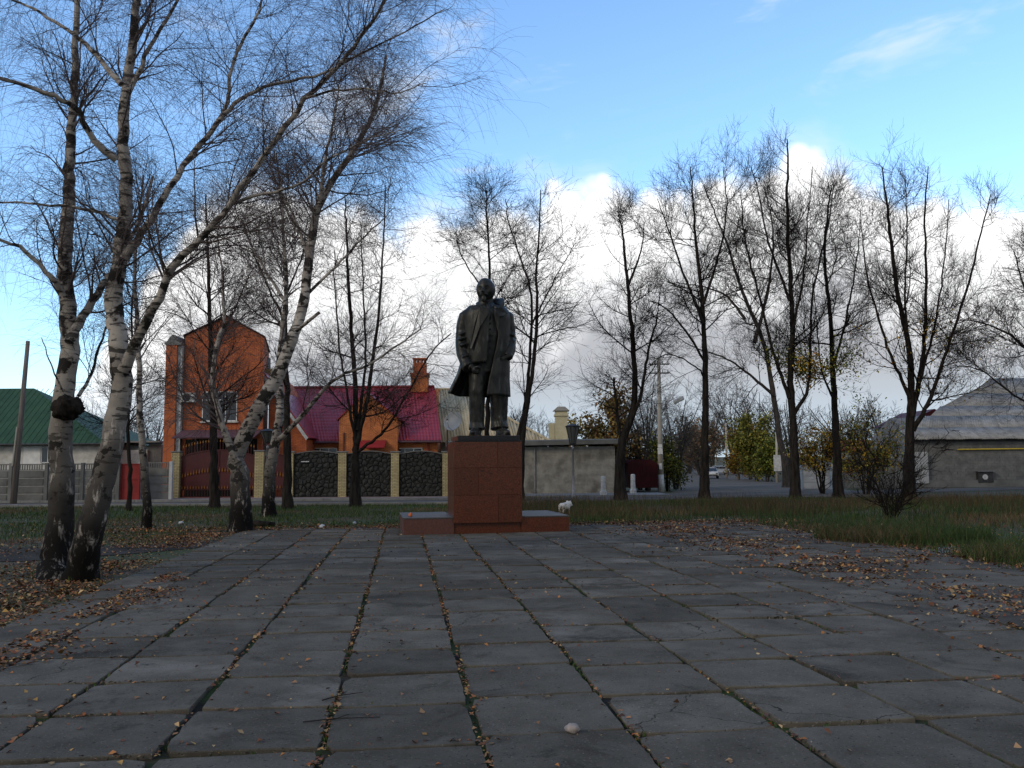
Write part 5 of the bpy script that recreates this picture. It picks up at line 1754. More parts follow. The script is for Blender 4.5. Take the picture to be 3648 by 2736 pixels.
pebble(572.7, 733, .085, 'stone_white', 'stone', 'pale pinkish stone lying on the slabs near the camera', 'stone', PLZ_TOP - .002, 3)
pebble(322, 528.5, .17, 'plastic_white', 'plastic_scrap', 'crumpled white plastic scrap in the leaves left of the left bench', 'litter', .02, 5)
pebble(354.5, 524.5, .13, 'plastic_white', 'paper_scrap', 'small white paper scrap in the grass nearer the left bench', 'litter', .02, 8)
pebble(181, 524.3, .14, 'plastic_white', 'plastic_bag', 'bluish white scrap lying on the lawn beside the thin birch', 'litter', .02, 9)
bt = MB(); p = G(257, 528)  # dark spot on the ground, built as a made-up solid lump
bt.tube([p + Vector((-.5, 0, .09)), p + Vector((0, .02, .12)), p + Vector((.5, .05, .09))], [.07, .10, .07], 8)
tag(bt.build('lump', 'bark', smooth=True), 'short dark log lying in the leaves right of the forked birch', 'lump')
# orange candle cup on the left bench
lc = Vector((-1.93, .62, .462)); cw_ = Vector((pc.x + lc.x * ca - lc.y * sa, pc.y + lc.x * sa + lc.y * ca, lc.z))
cup = empty('votive_cup', cw_, 'small orange cup standing on the left bench of the monument', 'cup')
MB().lathe([(.04, .0), (.05, .035), (.045, .07), (.04, .075)], 14).build('cup', 'orange_wax', cup, local=True, smooth=True)
MB().ellipsoid((.005, 0, .078), (.034, .03, .02), None, 10, 6).build('wax', 'orange_wax', cup, local=True, smooth=True)
# fallen twigs on the slabs
for i, (px, py, ln, rz, lab) in enumerate(((322, 701, .34, .7, 'thin dry twig lying on the slabs at the lower left of the middle'), (303, 723, .5, .2, 'forked dry twig on the slabs near the bottom edge'))):
    p = G(px, py, PLZ_TOP)
    v = Vector((math.cos(rz), math.sin(rz), 0)) * ln
    b = MB(); b.tube([p + Vector((0, 0, .006)), p + v * .4 + Vector((0, .015, .012)), p + v + Vector((0, 0, .006))], [.005, .004, .002], 5)
    b.tube([p + v * .4 + Vector((0, .015, .01)), p + v * .6 + Vector((-.02, .10, .012))], [.003, .002], 5)
    tag(b.build('twig', 'bark'), lab, 'twig')
# ------------------------------------------------------------------ trees
def nrm(a): return a / (np.linalg.norm(a, axis=-1, keepdims=True) + 1e-9)


class Tree:
    def __init__(s, seed): s.r = np.random.default_rng(seed); s.parts = {0: [], 1: []}

    def path(s, pts, r0, r1, n=None, sides=10, part=0, wob=.0, pw_=.8, flare=0.0):
        """hand-laid limb through given points (Catmull-Rom)"""
        p = np.array([list(q) for q in pts], float)
        n = n or max(8, len(p) * 4)
        q = np.vstack([2 * p[0] - p[1], p, 2 * p[-1] - p[-2]])
        t = np.linspace(0, len(p) - 1 - 1e-6, n); i = t.astype(int); f = (t - i)[:, None]
        a, b, c, d = q[i], q[i + 1], q[i + 2], q[i + 3]
        x = .5 * (2 * b + (c - a) * f + (2 * a - 5 * b + 4 * c - d) * f ** 2 + (3 * b - a - 3 * c + d) * f ** 3)
        if wob: x[1:-1] += s.r.normal(0, wob, (n - 2, 3))
        k = np.linspace(0, 1, n) ** pw_
        rad = r0 + (r1 - r0) * k
        if flare: rad = rad * (1 + flare * np.exp(-np.linspace(0, 1, n) * np.linalg.norm(np.diff(x, axis=0), axis=1).sum() / .5))
        if r0 > .06: rad = rad * (1 + s.r.normal(0, .035, n))
        P_ = x[None], rad[None]
        s.parts[part].append((*P_, sides))
        return P_

    def spawn(s, par, n, t0, t1, ang, L, rf, nseg, wob, trop, sides, part=1, rmin=.004, taper=.25, lt=.5, mode='up', bias=None, rmax=9):
        """n children along the parent branches"""
        r = s.r
        B, Np = sum(len(p[0]) for p in par), None
        lens = np.concatenate([np.linalg.norm(np.diff(p[0], axis=1), axis=2).sum(1) for p in par])
        idx = np.repeat(np.arange(len(par)), [len(p[0]) for p in par]); loc = np.concatenate([np.arange(len(p[0])) for p in par])
        pick = r.choice(B, n, p=lens / lens.sum())
        t = r.uniform(t0, t1, n)
        pos = np.zeros((n, 3)); tan = np.zeros((n, 3)); pr = np.zeros(n)
        for k in range(len(par)):
            m = idx[pick] == k
            if not m.any(): continue
            pts, rad = par[k][0], par[k][1]; N_ = pts.shape[1]
            f = t[m] * (N_ - 1); i = np.minimum(f.astype(int), N_ - 2); f = f - i; b = loc[pick[m]]
            p0, p1 = pts[b, i], pts[b, i + 1]
            pos[m] = p0 + (p1 - p0) * f[:, None]; tan[m] = nrm(p1 - p0); pr[m] = rad[b, i] * (1 - f) + rad[b, i + 1] * f
        rv = r.normal(0, 1, (n, 3))
        if bias is not None: rv = rv + np.array(bias)
        perp = nrm(rv - (rv * tan).sum(1, keepdims=True) * tan)
        a = np.radians(r.uniform(ang[0], ang[1], n))[:, None]
        d = tan * np.cos(a) + perp * np.sin(a)
        ln = L * r.uniform(.6, 1.25, n) * (1 - lt * (t - t0) / max(t1 - t0, 1e-3))
        r0 = np.clip(pr * rf * r.uniform(.75, 1.15, n), rmin, rmax)
        pts = np.zeros((n, nseg + 1, 3)); pts[:, 0] = pos
        st = (ln / nseg)[:, None]
        up = np.array([0, 0, 1.0])
        for k in range(nseg):
            tr = trop if not callable(trop) else trop(k / nseg)
            d = nrm(d + r.normal(0, wob, (n, 3)) + up * tr)
            pts[:, k + 1] = pts[:, k] + d * st
        low = pts[:, :, 2] < .25
        pts[:, :, 2] = np.where(low, .25, pts[:, :, 2])
        rad = r0[:, None] * np.linspace(1, taper, nseg + 1)[None]
        s.parts[part].append((pts, rad, sides))
        return pts, rad

    def mesh(s, part, name, mat, off):
        Vs, Fs, base = [], [], 0
        for pts, rad, S in s.parts[part]:
            B, N, _ = pts.shape
            tg = nrm(np.gradient(pts, axis=1))
            md = nrm(pts[:, -1] - pts[:, 0])
            ref = np.where(np.abs(md[:, :1]) < .7, np.array([[1.0, 0, 0]]), np.array([[0, 1.0, 0]]))[:, None, :]
            u = nrm(ref - (ref * tg).sum(2, keepdims=True) * tg); w = np.cross(tg, u)
            a = 2 * np.pi * np.arange(S) / S
            ring = pts[:, :, None] + rad[:, :, None, None] * (u[:, :, None] * np.cos(a)[None, None, :, None] + w[:, :, None] * np.sin(a)[None, None, :, None])
            Vs.append(ring.reshape(-1, 3))
            bi = (np.arange(B) * N * S)[:, None, None]; ni = (np.arange(N - 1) * S)[None, :, None]; k = np.arange(S)[None, None]; k2 = (k + 1) % S
            q = np.stack([bi + ni + k, bi + ni + k2, bi + ni + S + k2, bi + ni + S + k], -1).reshape(-1, 4) + base
            Fs.append(q); base += B * N * S
        V = np.concatenate(Vs) - np.array(off)[None]
        return np_mesh(name, V, np.concatenate(Fs), mat)

    def build(s, name, base, label, cat, group, bark, twig):
        root = empty(name, base, label, cat, group)
        if s.parts[0]: link('trunk', s.mesh(0, 'trunk', bark, base), root)
        if s.parts[1]: link('crown', s.mesh(1, 'crown', twig, base), root)
        return root


def VP_(view, D, dd=0.0):
    """list of points traced in 2212-wide view coordinates -> world at distance D (+ drift dd along the list)"""
    n = len(view)
    out = []
    for i, q in enumerate(view):
        d = D + dd * i / max(1, n - 1) + (q[2] if len(q) > 2 else 0)
        out.append(P(q[0] / 2.1602, q[1] / 2.1602, d))
    return out


TREE_GRP_B = 'birches left of the plaza'
TREE_GRP_D = 'bare dark trees round the plaza'


def foot(pts, D, sink=.1):
    p = Vector(pts[0]); p.z = -sink
    return [p] + [Vector(q) for q in pts]


def birch_crown(T, limbs, n1, n2, n3, L1=2.2, L2=1.1, L3=1.3, droop=-.22, thick=1.0):
    a = T.spawn(limbs, n1, .18, 1.0, (25, 65), L1, .30, 7, .13, .05, 5, 1, .008 * thick, .3, .45, rmax=.022 * thick)
    b = T.spawn([a], n2, .15, 1.0, (25, 60), L2, .5, 5, .16, -.04, 3, 1, .0034 * thick, .5, .4)
    T.spawn([a, b], n3, .2, 1.0, (25, 70), L3, .55, 5, .10, lambda t: droop * (.4 + t), 3, 1, .0019 * thick, .6, .3, rmax=.004 * thick)


# ---- big twin birch, left foreground
def big_birch():
    D = G(68, 580).y
    T = Tree(3)
    b0 = P(54, 580, D); b0.z = -.1; b1 = P(80, 582, D); b1.z = -.1
    t1 = T.path([b0] + VP_([(122, 1190), (135, 1050), (133, 900), (150, 780), (148, 690), (140, 560), (148, 430), (150, 330), (160, 200), (165, 60), (170, -120)], D + .3, .6), 0.228, 0.035, 60, 16, 0, .012, .9, .35)
    t2 = T.path([b1] + VP_([(190, 1160), (215, 1060), (240, 960), (262, 850), (256, 740), (246, 650), (262, 540), (272, 420), (266, 300), (275, 170), (290, 60), (297, -60), (302, -250), (306, -420)], D - .25, .5), 0.220, 0.028, 70, 16, 0, .012, .9, .35)
    la = T.path(VP_([(268, 800), (298, 730), (345, 640), (375, 575), (440, 510), (498, 440), (582, 320), (661, 212), (730, 143), (780, 79), (815, 25), (850, -40), (890, -120)], D - .3, -1.5), 0.105, 0.016, 44, 10, 0, .012, .5)
    lb_ = T.path(VP_([(268, 560), (320, 483), (365, 410), (424, 320), (474, 261), (493, 212), (498, 163), (523, 89), (557, 30), (572, -20), (590, -120)], D - .3, .9), 0.078, 0.014, 40, 9, 0, .012, .55)
    lc_ = T.path(VP_([(474, 261), (523, 212), (592, 182), (690, 160), (790, 110), (870, 70), (960, 20)], D, 1.0), 0.040, 0.010, 26, 7, 0, .012)
    ld = T.path(VP_([(252, 345), (197, 296), (168, 237), (99, 202), (0, 168), (-90, 150)], D - .25, -1.2), 0.063, 0.021, 24, 8, 0, .012)
    le = T.path(VP_([(262, 182), (207, 118), (138, 59), (64, 15), (-20, -20)], D - .25, 1.0), 0.050, 0.014, 22, 8, 0, .012)
    lf_ = T.path(VP_([(257, 474), (173, 449), (80, 440), (0, 439), (-60, 445)], D - .25, .8), 0.033, 0.010, 20, 7, 0, .012)
    lg = T.path(VP_([(150, 740), (175, 690), (222, 617), (245, 582), (300, 480), (330, 380)], D + .3, .9), 0.092, 0.021, 24, 9, 0, .01)
    lh = T.path(VP_([(135, 640), (113, 602), (49, 538), (0, 518), (-60, 500)], D + .3, -.8), 0.056, 0.014, 20, 8, 0, .012)
    lj = T.path(VP_([(170, 855), (200, 800), (225, 720), (240, 680)], D + .5, .8), 0.033, 0.014, 14, 7, 0, .01)
    lk = T.path(VP_([(140, 850), (110, 790), (90, 730)], D + .2, -.6), 0.020, 0.007, 12, 6, 0, .01)
    lm_ = T.path(VP_([(278, 200), (330, 90), (400, -30), (450, -150)], D, .9), 0.046, 0.014, 18, 7, 0, .012)
    ln_ = T.path(VP_([(498, 440), (560, 420), (640, 400), (720, 340), (800, 300), (870, 280)], D - .8, -.8), 0.030, 0.008, 22, 6, 0, .012)
    lo_ = T.path(VP_([(661, 212), (760, 190), (850, 200), (920, 180)], D - 1.2, -.6), 0.020, 0.007, 16, 6, 0, .012)
    # swollen burr on the left trunk
    up = [t1, t2, la, lb_, lc_, ld, le, lf_, lg, lh, lj, lm_, ln_, lo_, la, lb_, lc_, ln_]
    tt = [(p[0][:, p[0].shape[1] // 3:], p[1][:, p[1].shape[1] // 3:]) for p in (t1, t2)] + up[2:]
    birch_crown(T, tt, 250, 1500, 11000, 1.6, .8, 1.05, -.20, .85)
    root = T.build('birch_tree', G(68, 580), 'large twin-trunked birch in the left foreground with drooping twigs', 'tree', TREE_GRP_B, 'birch_bark', 'twig_birch')
    c = P(68, 408, D + .25)
    b = MB(); b.ellipsoid(c, (.235, .215, .19), None, 24, 16, fn=lambda d, q: q * (1 + .16 * math.sin(7 * d.x + 3) * math.cos(6 * d.z + 1) + .1 * math.sin(15 * d.y + 9 * d.z)))
    b.build('burr', 'bark', root, smooth=True)


big_birch()


def birch2():
    D = G(241, 532).y; T = Tree(5)
    b0 = P(240.5, 533, D); b0.z = -.1
    t = T.path([b0] + VP_([(520, 1090), (518, 1020), (512, 985), (560, 880), (600, 810), (632, 730), (655, 660), (668, 560), (680, 470), (712, 400), (760, 330), (800, 260), (822, 190), (835, 120)], D, .8), .30, .03, 60, 14, 0, .01, .8, .4)
    l = T.path(VP_([(514, 1000), (492, 950), (470, 880), (458, 820), (470, 740), (485, 690), (480, 600), (470, 500)], D - .1, .8), .12, .02, 30, 9, 0, .012)
    m = T.path(VP_([(668, 560), (640, 480), (600, 400), (570, 330)], D + .4, .6), .06, .015, 20, 7, 0, .015)
    o = T.path(VP_([(690, 440), (700, 360), (720, 260), (735, 170)], D + .4, -.6), .07, .015, 20, 7, 0, .015)
    q = T.path(VP_([(660, 640), (740, 560), (800, 500), (850, 450)], D + .4, .8), .05, .012, 20, 7, 0, .015)
    w = T.path(VP_([(640, 715), (665, 695), (690, 675)], D - .2, -.2), .055, .045, 8, 7, 0, .0)
    tt = [(t[0][:, 30:], t[1][:, 30:]), l, m, o, q]
    birch_crown(T, tt, 150, 950, 5500, 2.6, 1.25, 1.45, -.2, 1.3)
    T.build('birch_tree', G(241, 532), 'forked white birch at the corner of the slabs before the red gate', 'tree', TREE_GRP_B, 'birch_bark', 'twig_birch')


birch2()


def birch3():
    D = G(268.5, 517).y; T = Tree(6)
    b0 = P(269, 517, D); b0.z = -.1
    t = T.path([b0] + VP_([(580, 1080), (585, 1010), (600, 930), (605, 870), (602, 800), (612, 700), (618, 600), (612, 480), (605, 380)], D, .8), .27, .03, 44, 12, 0, .012, .8, .4)
    l = T.path(VP_([(602, 950), (650, 900), (700, 840), (740, 810), (790, 790), (860, 745), (910, 710)], D, -2), .10, .02, 26, 8, 0, .015)
    m = T.path(VP_([(615, 650), (560, 560), (520, 480), (500, 420)], D, 1.0), .07, .015, 20, 7, 0, .015)
    birch_crown(T, [(t[0][:, 20:], t[1][:, 20:]), l, m], 80, 500, 3500, 2.8, 1.3, 1.5, -.18, 1.5)
    T.build('birch_tree', G(268.5, 517), 'white birch before the wicket with a long limb reaching right', 'tree', TREE_GRP_B, 'birch_bark', 'twig_birch')


birch3()


def birch4():
    D = G(147, 529).y; T = Tree(8)
    b0 = P(147.5, 529, D); b0.z = -.1
    t = T.path([b0] + VP_([(317, 1090), (311, 1000), (303, 900), (300, 800), (296, 690), (290, 580), (300, 480), (310, 380)], D, .6), .15, .025, 40, 10, 0, .01, .8, .3)
    birch_crown(T, [(t[0][:, 16:], t[1][:, 16:])], 45, 300, 2200, 2.2, 1.1, 1.3, -.2, 1.3)
    T.build('birch_tree', G(147, 529), 'thin straight birch behind the large twin birch', 'tree', TREE_GRP_B, 'birch_bark', 'twig_birch')


birch4()


# ---- dark bare trees
def crown_std(T, limbs, n1, n2, n3, n4=0, L=(3.0, 1.5, .8, .4), up=.06, ang=(28, 58), side=.2, tw=.006):
    a = T.spawn(limbs, n1, .06, .98, ang, L[0], .38, 7, .10, lambda t: up * (3.6 * t - .8), 4, 1, .016, .3, .72, rmax=.05)
    b = T.spawn([a], n2, .15, 1.0, (25, 60), L[1], .5, 5, .11, up, 3, 1, .0088, .4, .4)
    c = T.spawn([a, b], n3, .2, 1.0, (25, 65), L[2], .6, 3, .09, up * 1.5, 3, 1, tw, .5, .3)
    if n4: T.spawn([b, c], n4, .3, 1.0, (25, 65), L[3], .6, 2, .08, up * 2.2, 3, 1, tw * .8, .6, .3)
    return a, b, c


def dark_tree(seed, base_view, D, stems, label, n=(60, 380, 2400, 2200), L=(3.2, 1.6, .85, .45), up=.06, ang=(36, 74), bark='bark', twig='twig', name='bare_tree', group=TREE_GRP_D, tw=.0060, trim=.25, leaves=None):
    """stems: list of (view points, r0, r1, depth drift); first stem starts at the foot"""
    T = Tree(seed)
    b0 = P(base_view[0] / 2.1602, base_view[1] / 2.1602, D); b0.z = gz(D) - .1
    limbs = []
    for i, (pts, r0, r1, dd) in enumerate(stems):
        w = VP_(pts, D, dd)
        if i == 0: w = [b0] + w
        r0 *= .84; q = T.path(w, r0, r1 * .8, max(16, 5 * len(w)), 12 if r0 > .12 else 8, 0, .018, .62, .35 if i == 0 else 0)
        k = int(q[0].shape[1] * trim) if i == 0 else 2
        limbs.append((q[0][:, k:], q[1][:, k:]))
    crown = crown_std(T, limbs, *n, L=L, up=up, ang=ang, tw=tw)
    g0 = Vector((b0.x, b0.y, gz(D)))
    root = T.build(name, g0, label, 'tree', group, bark, twig)
    if leaves: hang_leaves(T, crown, root, *leaves)
    return root


YEL = np.array([(.42, .25, .02), (.34, .22, .02), (.20, .19, .02), (.45, .30, .04), (.30, .12, .02)])
GRN = np.array([(.07, .10, .012), (.11, .13, .016), (.20, .18, .02), (.055, .075, .012)])


def hang_leaves(T, crown, root, n, size, pal, zlo=0.0, zhi=99.0, spread=.12):
    r = T.r
    pts = np.concatenate([c[0].reshape(-1, 3) for c in crown[1:]])
    pts = pts[(pts[:, 2] > zlo) & (pts[:, 2] < zhi)]
    if len(pts) == 0: return
    q = pts[r.integers(0, len(pts), n)] + r.normal(0, spread, (n, 3))
    s = r.uniform(.6, 1.3, n) * size
    V, F, C = leaves_np(q[:, 0], q[:, 1], q[:, 2], s, .9, pal)
    # keep their hanging tilt: leaves_np lays them roughly level, so tip them at random
    V = V.reshape(-1, 4, 3); c = V.mean(1, keepdims=True)
    d = V - c
    a = r.uniform(-1.4, 1.4, n)[:, None]; ca_, sa_ = np.cos(a), np.sin(a)
    dy, dz = d[:, :, 1] * ca_ - d[:, :, 2] * sa_, d[:, :, 1] * sa_ + d[:, :, 2] * ca_
    V = np.stack([c[:, :, 0] + d[:, :, 0], c[:, :, 1] + dy, c[:, :, 2] + dz], -1).reshape(-1, 3)
    o = link('foliage', np_mesh('foliage', V - np.array(root.location)[None], F, 'leaf', False, C), root)
    return o


Dm = 39.5
dark_tree(21, (463, 1102), 38.5, [([(462, 1000), (460, 880), (455, 760), (452, 640), (448, 520), (445, 420)], .30, .04, .8), ([(455, 800), (480, 730), (515, 650), (540, 590)], .10, .03, 1.0)],
          'dark straight trunk standing before the left half of the red gate', n=(40, 260, 1600, 1200), ang=(30, 62))
dark_tree(22, (280, 1106), 37.0, [([(280, 1000), (276, 880), (284, 740), (290, 600), (300, 500)], .14, .03, .6)], 'slender dark tree in front of the bright red yard door', n=(30, 200, 1300, 900), L=(2.4, 1.3, .8, .4))
dark_tree(23, (621, 1106), 37.5, [([(621, 980), (620, 860), (616, 740), (618, 620), (612, 500), (604, 400), (598, 330)], .26, .035, .8), ([(618, 700), (580, 620), (545, 540), (520, 450)], .08, .025, 1.0), ([(616, 640), (650, 560), (665, 470)], .07, .02, -1.0)],
          'dark trunk standing right of the wicket birch', n=(50, 330, 2000, 1500))
dark_tree(24, (767, 1097), 39.5, [([(768, 1030), (768, 980), (770, 930), (768, 840), (760, 720), (752, 600), (748, 500), (745, 420)], .33, .035, .5), ([(770, 960), (790, 880), (808, 760), (822, 640), (828, 520), (832, 400)], .17, .03, .9),
                                   ([(768, 950), (752, 860), (735, 760), (725, 640), (722, 540)], .10, .025, -1.0), ([(775, 975), (830, 930), (880, 850), (925, 770), (975, 720)], .10, .03, -1.5), ([(772, 930), (790, 780), (785, 640), (780, 480)], .11, .025, 1.6)],
          'many-stemmed dark tree spreading before the stone fence', n=(75, 480, 2900, 2200), up=.05, L=(2.8, 1.5, .85, .45), trim=.5)
dark_tree(25, (1124, 1075), 43.0, [([(1126, 980), (1135, 900), (1150, 800), (1160, 700), (1158, 600), (1165, 500), (1168, 410)], .25, .03, .4), ([(1118, 950), (1136, 870), (1145, 760), (1148, 640), (1125, 560), (1100, 480), (1092, 430)], .15, .025, 1.0), ([(1150, 700), (1200, 600), (1240, 530)], .06, .02, .8)],
          'two-stemmed dark tree rising behind the statue on its right side', n=(75, 482, 2990, 1950), L=(3.4, 1.8, 0.9, 0.45), trim=.45, up=.03)
dark_tree(26, (1050, 1075), 46.5, [([(1052, 960), (1055, 850), (1058, 740), (1058, 620), (1055, 520), (1050, 450), (1052, 410)], .22, .03, .3), ([(1056, 640), (1000, 560), (985, 500)], .07, .02, .8)],
          'dark tree directly behind the head of the statue', n=(60, 390, 2600, 1690), L=(3.3, 1.7, 0.9, 0.45), up=.04, trim=.4)
dark_tree(27, (1340, 1070), 45.0, [([(1340, 1010), (1345, 950), (1368, 880), (1370, 780), (1362, 680), (1352, 580), (1345, 500), (1335, 465)], .40, .035, .4), ([(1352, 940), (1385, 850), (1400, 760), (1418, 690), (1425, 640)], .16, .03, -.8),
                                   ([(1338, 940), (1332, 880), (1326, 815)], .13, .07, .3), ([(1356, 620), (1385, 540), (1392, 480)], .09, .025, .8)],
          'dark forked tree with a cut stub between the two white bollards', n=(62, 379, 2600, 1690), L=(3.3, 1.7, 0.9, 0.45), trim=.45, up=.04)
dark_tree(28, (1522, 1070), 45.0, [([(1522, 1000), (1524, 880), (1523, 760), (1516, 640), (1505, 540), (1498, 450), (1492, 360)], .36, .035, .4), ([(1520, 700), (1480, 600), (1445, 500), (1420, 430)], .12, .025, .9), ([(1518, 660), (1550, 560), (1570, 450), (1562, 360)], .11, .025, -.9),
                                   ([(1522, 780), (1470, 700), (1430, 660), (1400, 650)], .09, .03, -1), ([(1524, 820), (1500, 790), (1440, 765), (1395, 800)], .07, .02, -1)],
          'tall dark tree with thick straight trunk left of the road', n=(85, 540, 3510, 2340), L=(4.0, 2.0, 1.0, 0.5), trim=.4)
dark_tree(29, (1718, 1072), 44.0, [([(1717, 1000), (1712, 900), (1708, 800), (1712, 690), (1704, 560), (1700, 440), (1702, 350), (1700, 300)], .36, .035, .4), ([(1712, 900), (1745, 840), (1750, 740), (1758, 620), (1790, 480), (1800, 400)], .14, .03, .9),
                                   ([(1705, 860), (1670, 760), (1640, 640), (1610, 520), (1600, 420)], .14, .03, -.9), ([(1710, 720), (1735, 600), (1745, 480), (1755, 360)], .10, .025, .6), ([(1706, 650), (1660, 520), (1640, 420), (1622, 360)], .10, .025, 1.2)],
          'tallest dark tree of the right row, with crowded upright branches', n=(110, 690, 4290, 2860), L=(3.4, 1.8, 0.95, 0.5), up=.10, trim=.35, ang=(28, 58), leaves=(900, .10, GRN, 2.0, 7.5, .25))
dark_tree(30, (1810, 1062), 46.0, [([(1808, 980), (1803, 880), (1798, 780), (1792, 660), (1780, 560), (1788, 460), (1795, 400)], .34, .035, .4), ([(1798, 800), (1830, 680), (1850, 560), (1860, 450)], .11, .025, .9), ([(1800, 860), (1775, 800), (1765, 700), (1755, 600)], .09, .025, -.9)],
          'dark tree with yellow leaf tufts, second trunk from the right edge', n=(75, 482, 3120, 2080), L=(3.3, 1.7, 0.9, 0.5), up=.09, trim=.4, leaves=(1500, .10, YEL, 2.0, 7.0, .3))
dark_tree(31, (1963, 1062), 43.5, [([(1964, 1000), (1966, 920), (1968, 850), (1965, 760), (1940, 640), (1925, 520), (1915, 430), (1905, 360)], .40, .035, .4), ([(1970, 900), (1990, 800), (2000, 680), (2000, 560), (1998, 450), (2005, 360)], .18, .03, .9),
                                   ([(1972, 930), (2010, 860), (2050, 740), (2090, 620), (2120, 500), (2140, 420)], .16, .03, -.8), ([(1966, 860), (1930, 780), (1895, 680), (1870, 580), (1860, 480)], .14, .03, .5), ([(1985, 830), (2020, 700), (2040, 560), (2050, 430)], .11, .025, 1.4), ([(1968, 800), (1955, 650), (1960, 500), (1955, 380)], .11, .025, -1.5)],
          'broad vase-shaped dark tree with many stems before the grey building', n=(120, 758, 4680, 3120), L=(3.2, 1.7, 0.95, 0.5), up=.08, trim=.5, ang=(32, 68), leaves=(900, .09, YEL, 1.5, 9.0, .3))
dark_tree(32, (2300, 1075), 40.0, [([(2300, 900), (2290, 760), (2270, 650), (2262, 540), (2255, 440)], .36, .05, .4), ([(2290, 850), (2240, 780), (2190, 730), (2130, 700), (2075, 690)], .13, .025, -1), ([(2285, 780), (2220, 640), (2190, 540)], .12, .025, 1.0), ([(2292, 900), (2200, 860), (2120, 800), (2060, 790)], .09, .02, -1.5)],
          'dark branches of a tree reaching in from beyond the right edge', n=(70, 517, 3510, 2600), L=(2.7, 1.5, .85, .5), trim=.3)
dark_tree(33, (1700, 1045), 68.0, [([(1694, 990), (1683, 940), (1668, 834), (1648, 735), (1614, 655), (1590, 590), (1572, 530), (1548, 470), (1520, 400)], .42, .05, .8), ([(1672, 855), (1620, 810), (1570, 775), (1500, 750), (1450, 720)], .17, .03, -2), ([(1610, 690), (1570, 640), (1520, 620), (1460, 610)], .16, .04, 1), ([(1630, 740), (1660, 620), (1670, 500), (1650, 400)], .22, .04, 1.5)],
          'large pale-barked leaning tree behind the right row beside the road', n=(90, 644, 4290, 3120), L=(4.2, 2.2, 1.2, .7), bark='bark_grey', twig='twig', tw=.008, trim=.3)


# ---- shrubs, background trees (each its own)
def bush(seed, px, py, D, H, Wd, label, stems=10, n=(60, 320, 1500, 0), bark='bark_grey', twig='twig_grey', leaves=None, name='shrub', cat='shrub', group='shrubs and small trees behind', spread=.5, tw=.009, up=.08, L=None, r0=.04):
    T = Tree(seed); r = T.r
    b0 = P(px, py, D); b0.z = gz(D) - .05
    limbs = []
    for k in range(stems):
        a = r.uniform(0, 2 * np.pi); sp = spread * r.uniform(.2, 1.0)
        tip = b0 + Vector((math.cos(a) * sp * Wd, math.sin(a) * sp * Wd * .7, H * r.uniform(.7, 1.0)))
        m = b0.lerp(tip, .5) + Vector((-math.cos(a) * sp * Wd * .12, 0, H * .06))
        limbs.append(T.path([b0 + Vector((math.cos(a) * .12, math.sin(a) * .12, 0)), m, tip], r0, r0 * .25, 12, 6, 0, .03))
    c = crown_std(T, limbs, *n, L=L or (H * .38, H * .22, H * .13, .3), up=up, tw=tw)
    root = T.build(name, Vector((b0.x, b0.y, gz(D))), label, cat, group, bark, twig)
    if leaves: hang_leaves(T, c, root, *leaves)
    return root


bush(50, 892, 520, 28.5, 3.0, 3.2, 'leafless thin-stemmed shrub in the grass at the right of the plaza', 34, (110, 420, 1100, 0), 'bark', 'twig', name='bare_shrub', spread=.95, tw=.003, r0=.012, L=(.9, .5, .28, .18))
bush(51, 612, 492, 62, 6.6, 3.6, 'yellow-leaved conical tree behind the block shed', 7, (40, 160, 500, 0), leaves=(5200, .17, np.array([(.22, .13, .03), (.18, .09, .03), (.13, .075, .03), (.26, .18, .04), (.12, .10, .03)]), 2.2, 12, .22), name='yellow_tree', cat='tree', spread=.32, r0=.07)
bush(52, 590, 490, 64, 5.2, 5.0, 'low golden bush behind the shed roof beside the cream chimney', 8, (40, 160, 500, 0), leaves=(3600, .17, np.array([(.34, .25, .035), (.28, .19, .03), (.22, .17, .04), (.16, .14, .03)]), 2.0, 12, .25), name='golden_bush', spread=.5, r0=.05)
bush(53, 548, 490, 66, 5.8, 6.5, 'grey bare fruit tree behind the low shed left of the chimney', 9, (70, 380, 1700, 500), spread=.5, r0=.07, name='fruit_tree', cat='tree')
bush(54, 648, 489, 62, 8.2, 5.5, 'grey bare tree crowding behind the tall concrete pole', 9, (70, 380, 1700, 500), spread=.45, r0=.08, name='fruit_tree', cat='tree')
bush(55, 676, 489, 66, 7.4, 5.0, 'grey bare tree right of the concrete pole beside the road', 8, (70, 380, 1700, 500), spread=.5, r0=.08, name='fruit_tree', cat='tree')
bush(56, 668, 488, 60.5, 3.4, 3.0, 'dark green bush at the foot of the concrete pole beside the road', 9, (40, 160, 500, 0), 'bark', 'twig', leaves=(2800, .13, GRN * .6, .2, 5, .2), name='evergreen_bush', r0=.04)
bush(57, 640, 489, 64, 4.4, 4.0, 'dark green bush above the red garage', 9, (40, 160, 500, 0), 'bark', 'twig', leaves=(2400, .13, GRN * .6, .8, 6, .22), name='evergreen_bush', r0=.04)
bush(58, 757, 474, 96, 6.0, 5.0, 'yellow-green leafy bush beside the far road', 9, (40, 160, 500, 0), leaves=(7500, .24, np.array([(.12, .13, .02), (.16, .15, .022), (.085, .10, .016), (.20, .165, .026)]), .2, 9, .35), name='leafy_bush', r0=.05)
bush(59, 750, 474, 104, 6.0, 3.4, 'taller yellowish bush behind the leafy bush by the far road', 8, (40, 160, 500, 0), leaves=(5500, .25, YEL * .5, .5, 9, .35), name='leafy_bush', r0=.05)
bush(60, 767, 475, 92, 4.2, 4.0, 'low green bush at the right end of the roadside bushes', 8, (40, 160, 500, 0), leaves=(5500, .20, GRN * .9, .1, 6, .3), name='leafy_bush', r0=.05)
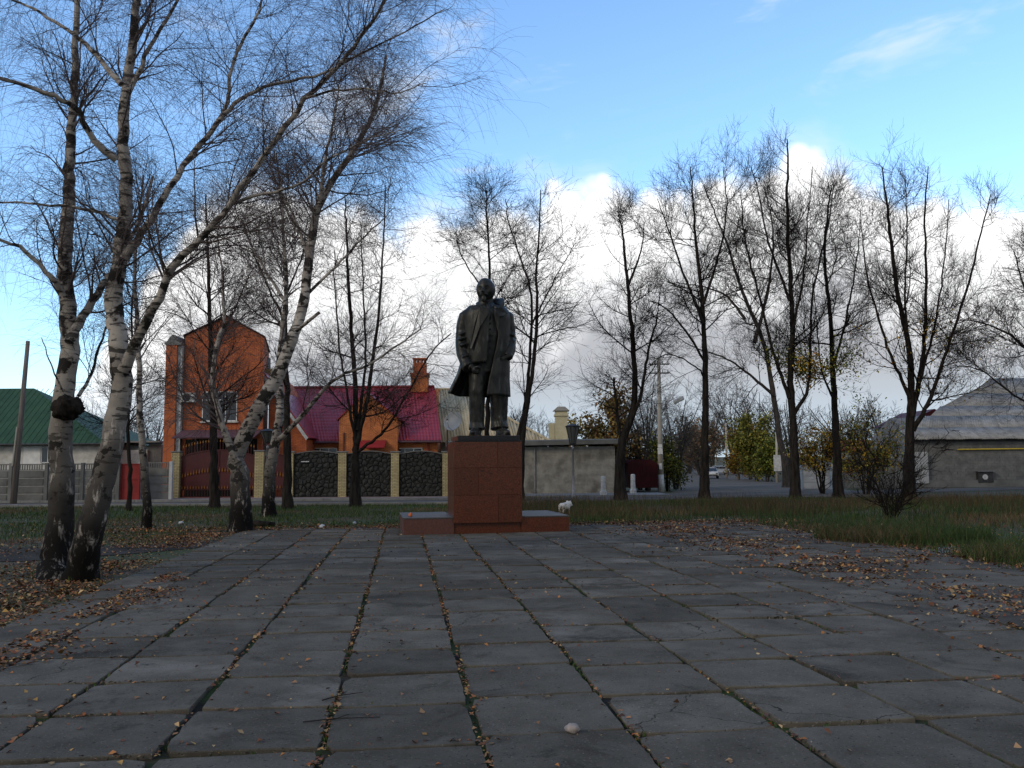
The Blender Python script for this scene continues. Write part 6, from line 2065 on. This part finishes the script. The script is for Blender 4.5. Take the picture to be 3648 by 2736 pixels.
bush(61, 823, 486, 52.5, 4.3, 4.2, 'yellow-leaved young maple between the trunks before the white fence', 7, (50, 260, 1000, 0), 'bark', 'twig', leaves=(3600, .10, YEL, 1.4, 7, .25), name='young_maple', r0=.05)
bush(62, 866, 488, 50.5, 4.6, 4.8, 'yellow-leaved young maple before the grey fence', 7, (50, 260, 1000, 0), 'bark', 'twig', leaves=(3600, .10, np.vstack([YEL, GRN * 1.5]), 1.2, 7, .28), name='young_maple', r0=.05)
bush(63, 690, 470, 150, 7.5, 9, 'russet bush at the far left of the road end', 8, (40, 160, 500, 0), leaves=(4000, .32, np.array([(.20, .10, .05), (.24, .13, .06), (.13, .10, .04)]), .2, 10, .5), name='russet_bush', r0=.08, tw=.02)
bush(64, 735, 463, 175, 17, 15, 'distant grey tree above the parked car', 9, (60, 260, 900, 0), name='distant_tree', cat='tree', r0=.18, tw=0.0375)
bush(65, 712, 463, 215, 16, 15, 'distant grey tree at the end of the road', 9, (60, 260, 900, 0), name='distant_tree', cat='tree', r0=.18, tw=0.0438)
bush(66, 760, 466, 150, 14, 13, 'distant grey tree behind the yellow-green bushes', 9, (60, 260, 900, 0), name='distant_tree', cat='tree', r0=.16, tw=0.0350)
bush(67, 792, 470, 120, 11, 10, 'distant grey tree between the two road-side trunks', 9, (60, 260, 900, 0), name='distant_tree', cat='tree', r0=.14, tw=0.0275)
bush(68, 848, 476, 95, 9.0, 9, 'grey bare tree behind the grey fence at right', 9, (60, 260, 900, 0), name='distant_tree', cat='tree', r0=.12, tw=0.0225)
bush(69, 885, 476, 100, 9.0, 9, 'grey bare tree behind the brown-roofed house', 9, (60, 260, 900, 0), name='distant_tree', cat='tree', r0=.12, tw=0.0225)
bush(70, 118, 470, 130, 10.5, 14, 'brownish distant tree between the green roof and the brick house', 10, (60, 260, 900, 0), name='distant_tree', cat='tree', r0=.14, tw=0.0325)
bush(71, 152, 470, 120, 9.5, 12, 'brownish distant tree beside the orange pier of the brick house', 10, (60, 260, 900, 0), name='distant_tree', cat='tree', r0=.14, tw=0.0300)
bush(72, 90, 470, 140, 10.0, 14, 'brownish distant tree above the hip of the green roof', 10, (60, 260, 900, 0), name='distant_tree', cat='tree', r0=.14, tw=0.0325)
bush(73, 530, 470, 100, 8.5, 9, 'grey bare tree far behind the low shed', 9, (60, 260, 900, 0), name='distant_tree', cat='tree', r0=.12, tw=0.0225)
bush(74, 700, 466, 135, 8.5, 9, 'reddish brown distant tree left of the road', 9, (60, 260, 900, 0), leaves=(2500, .3, np.array([(.16, .09, .05), (.10, .08, .04)]), .5, 12, .5), name='distant_tree', cat='tree', r0=.12, tw=0.0275)
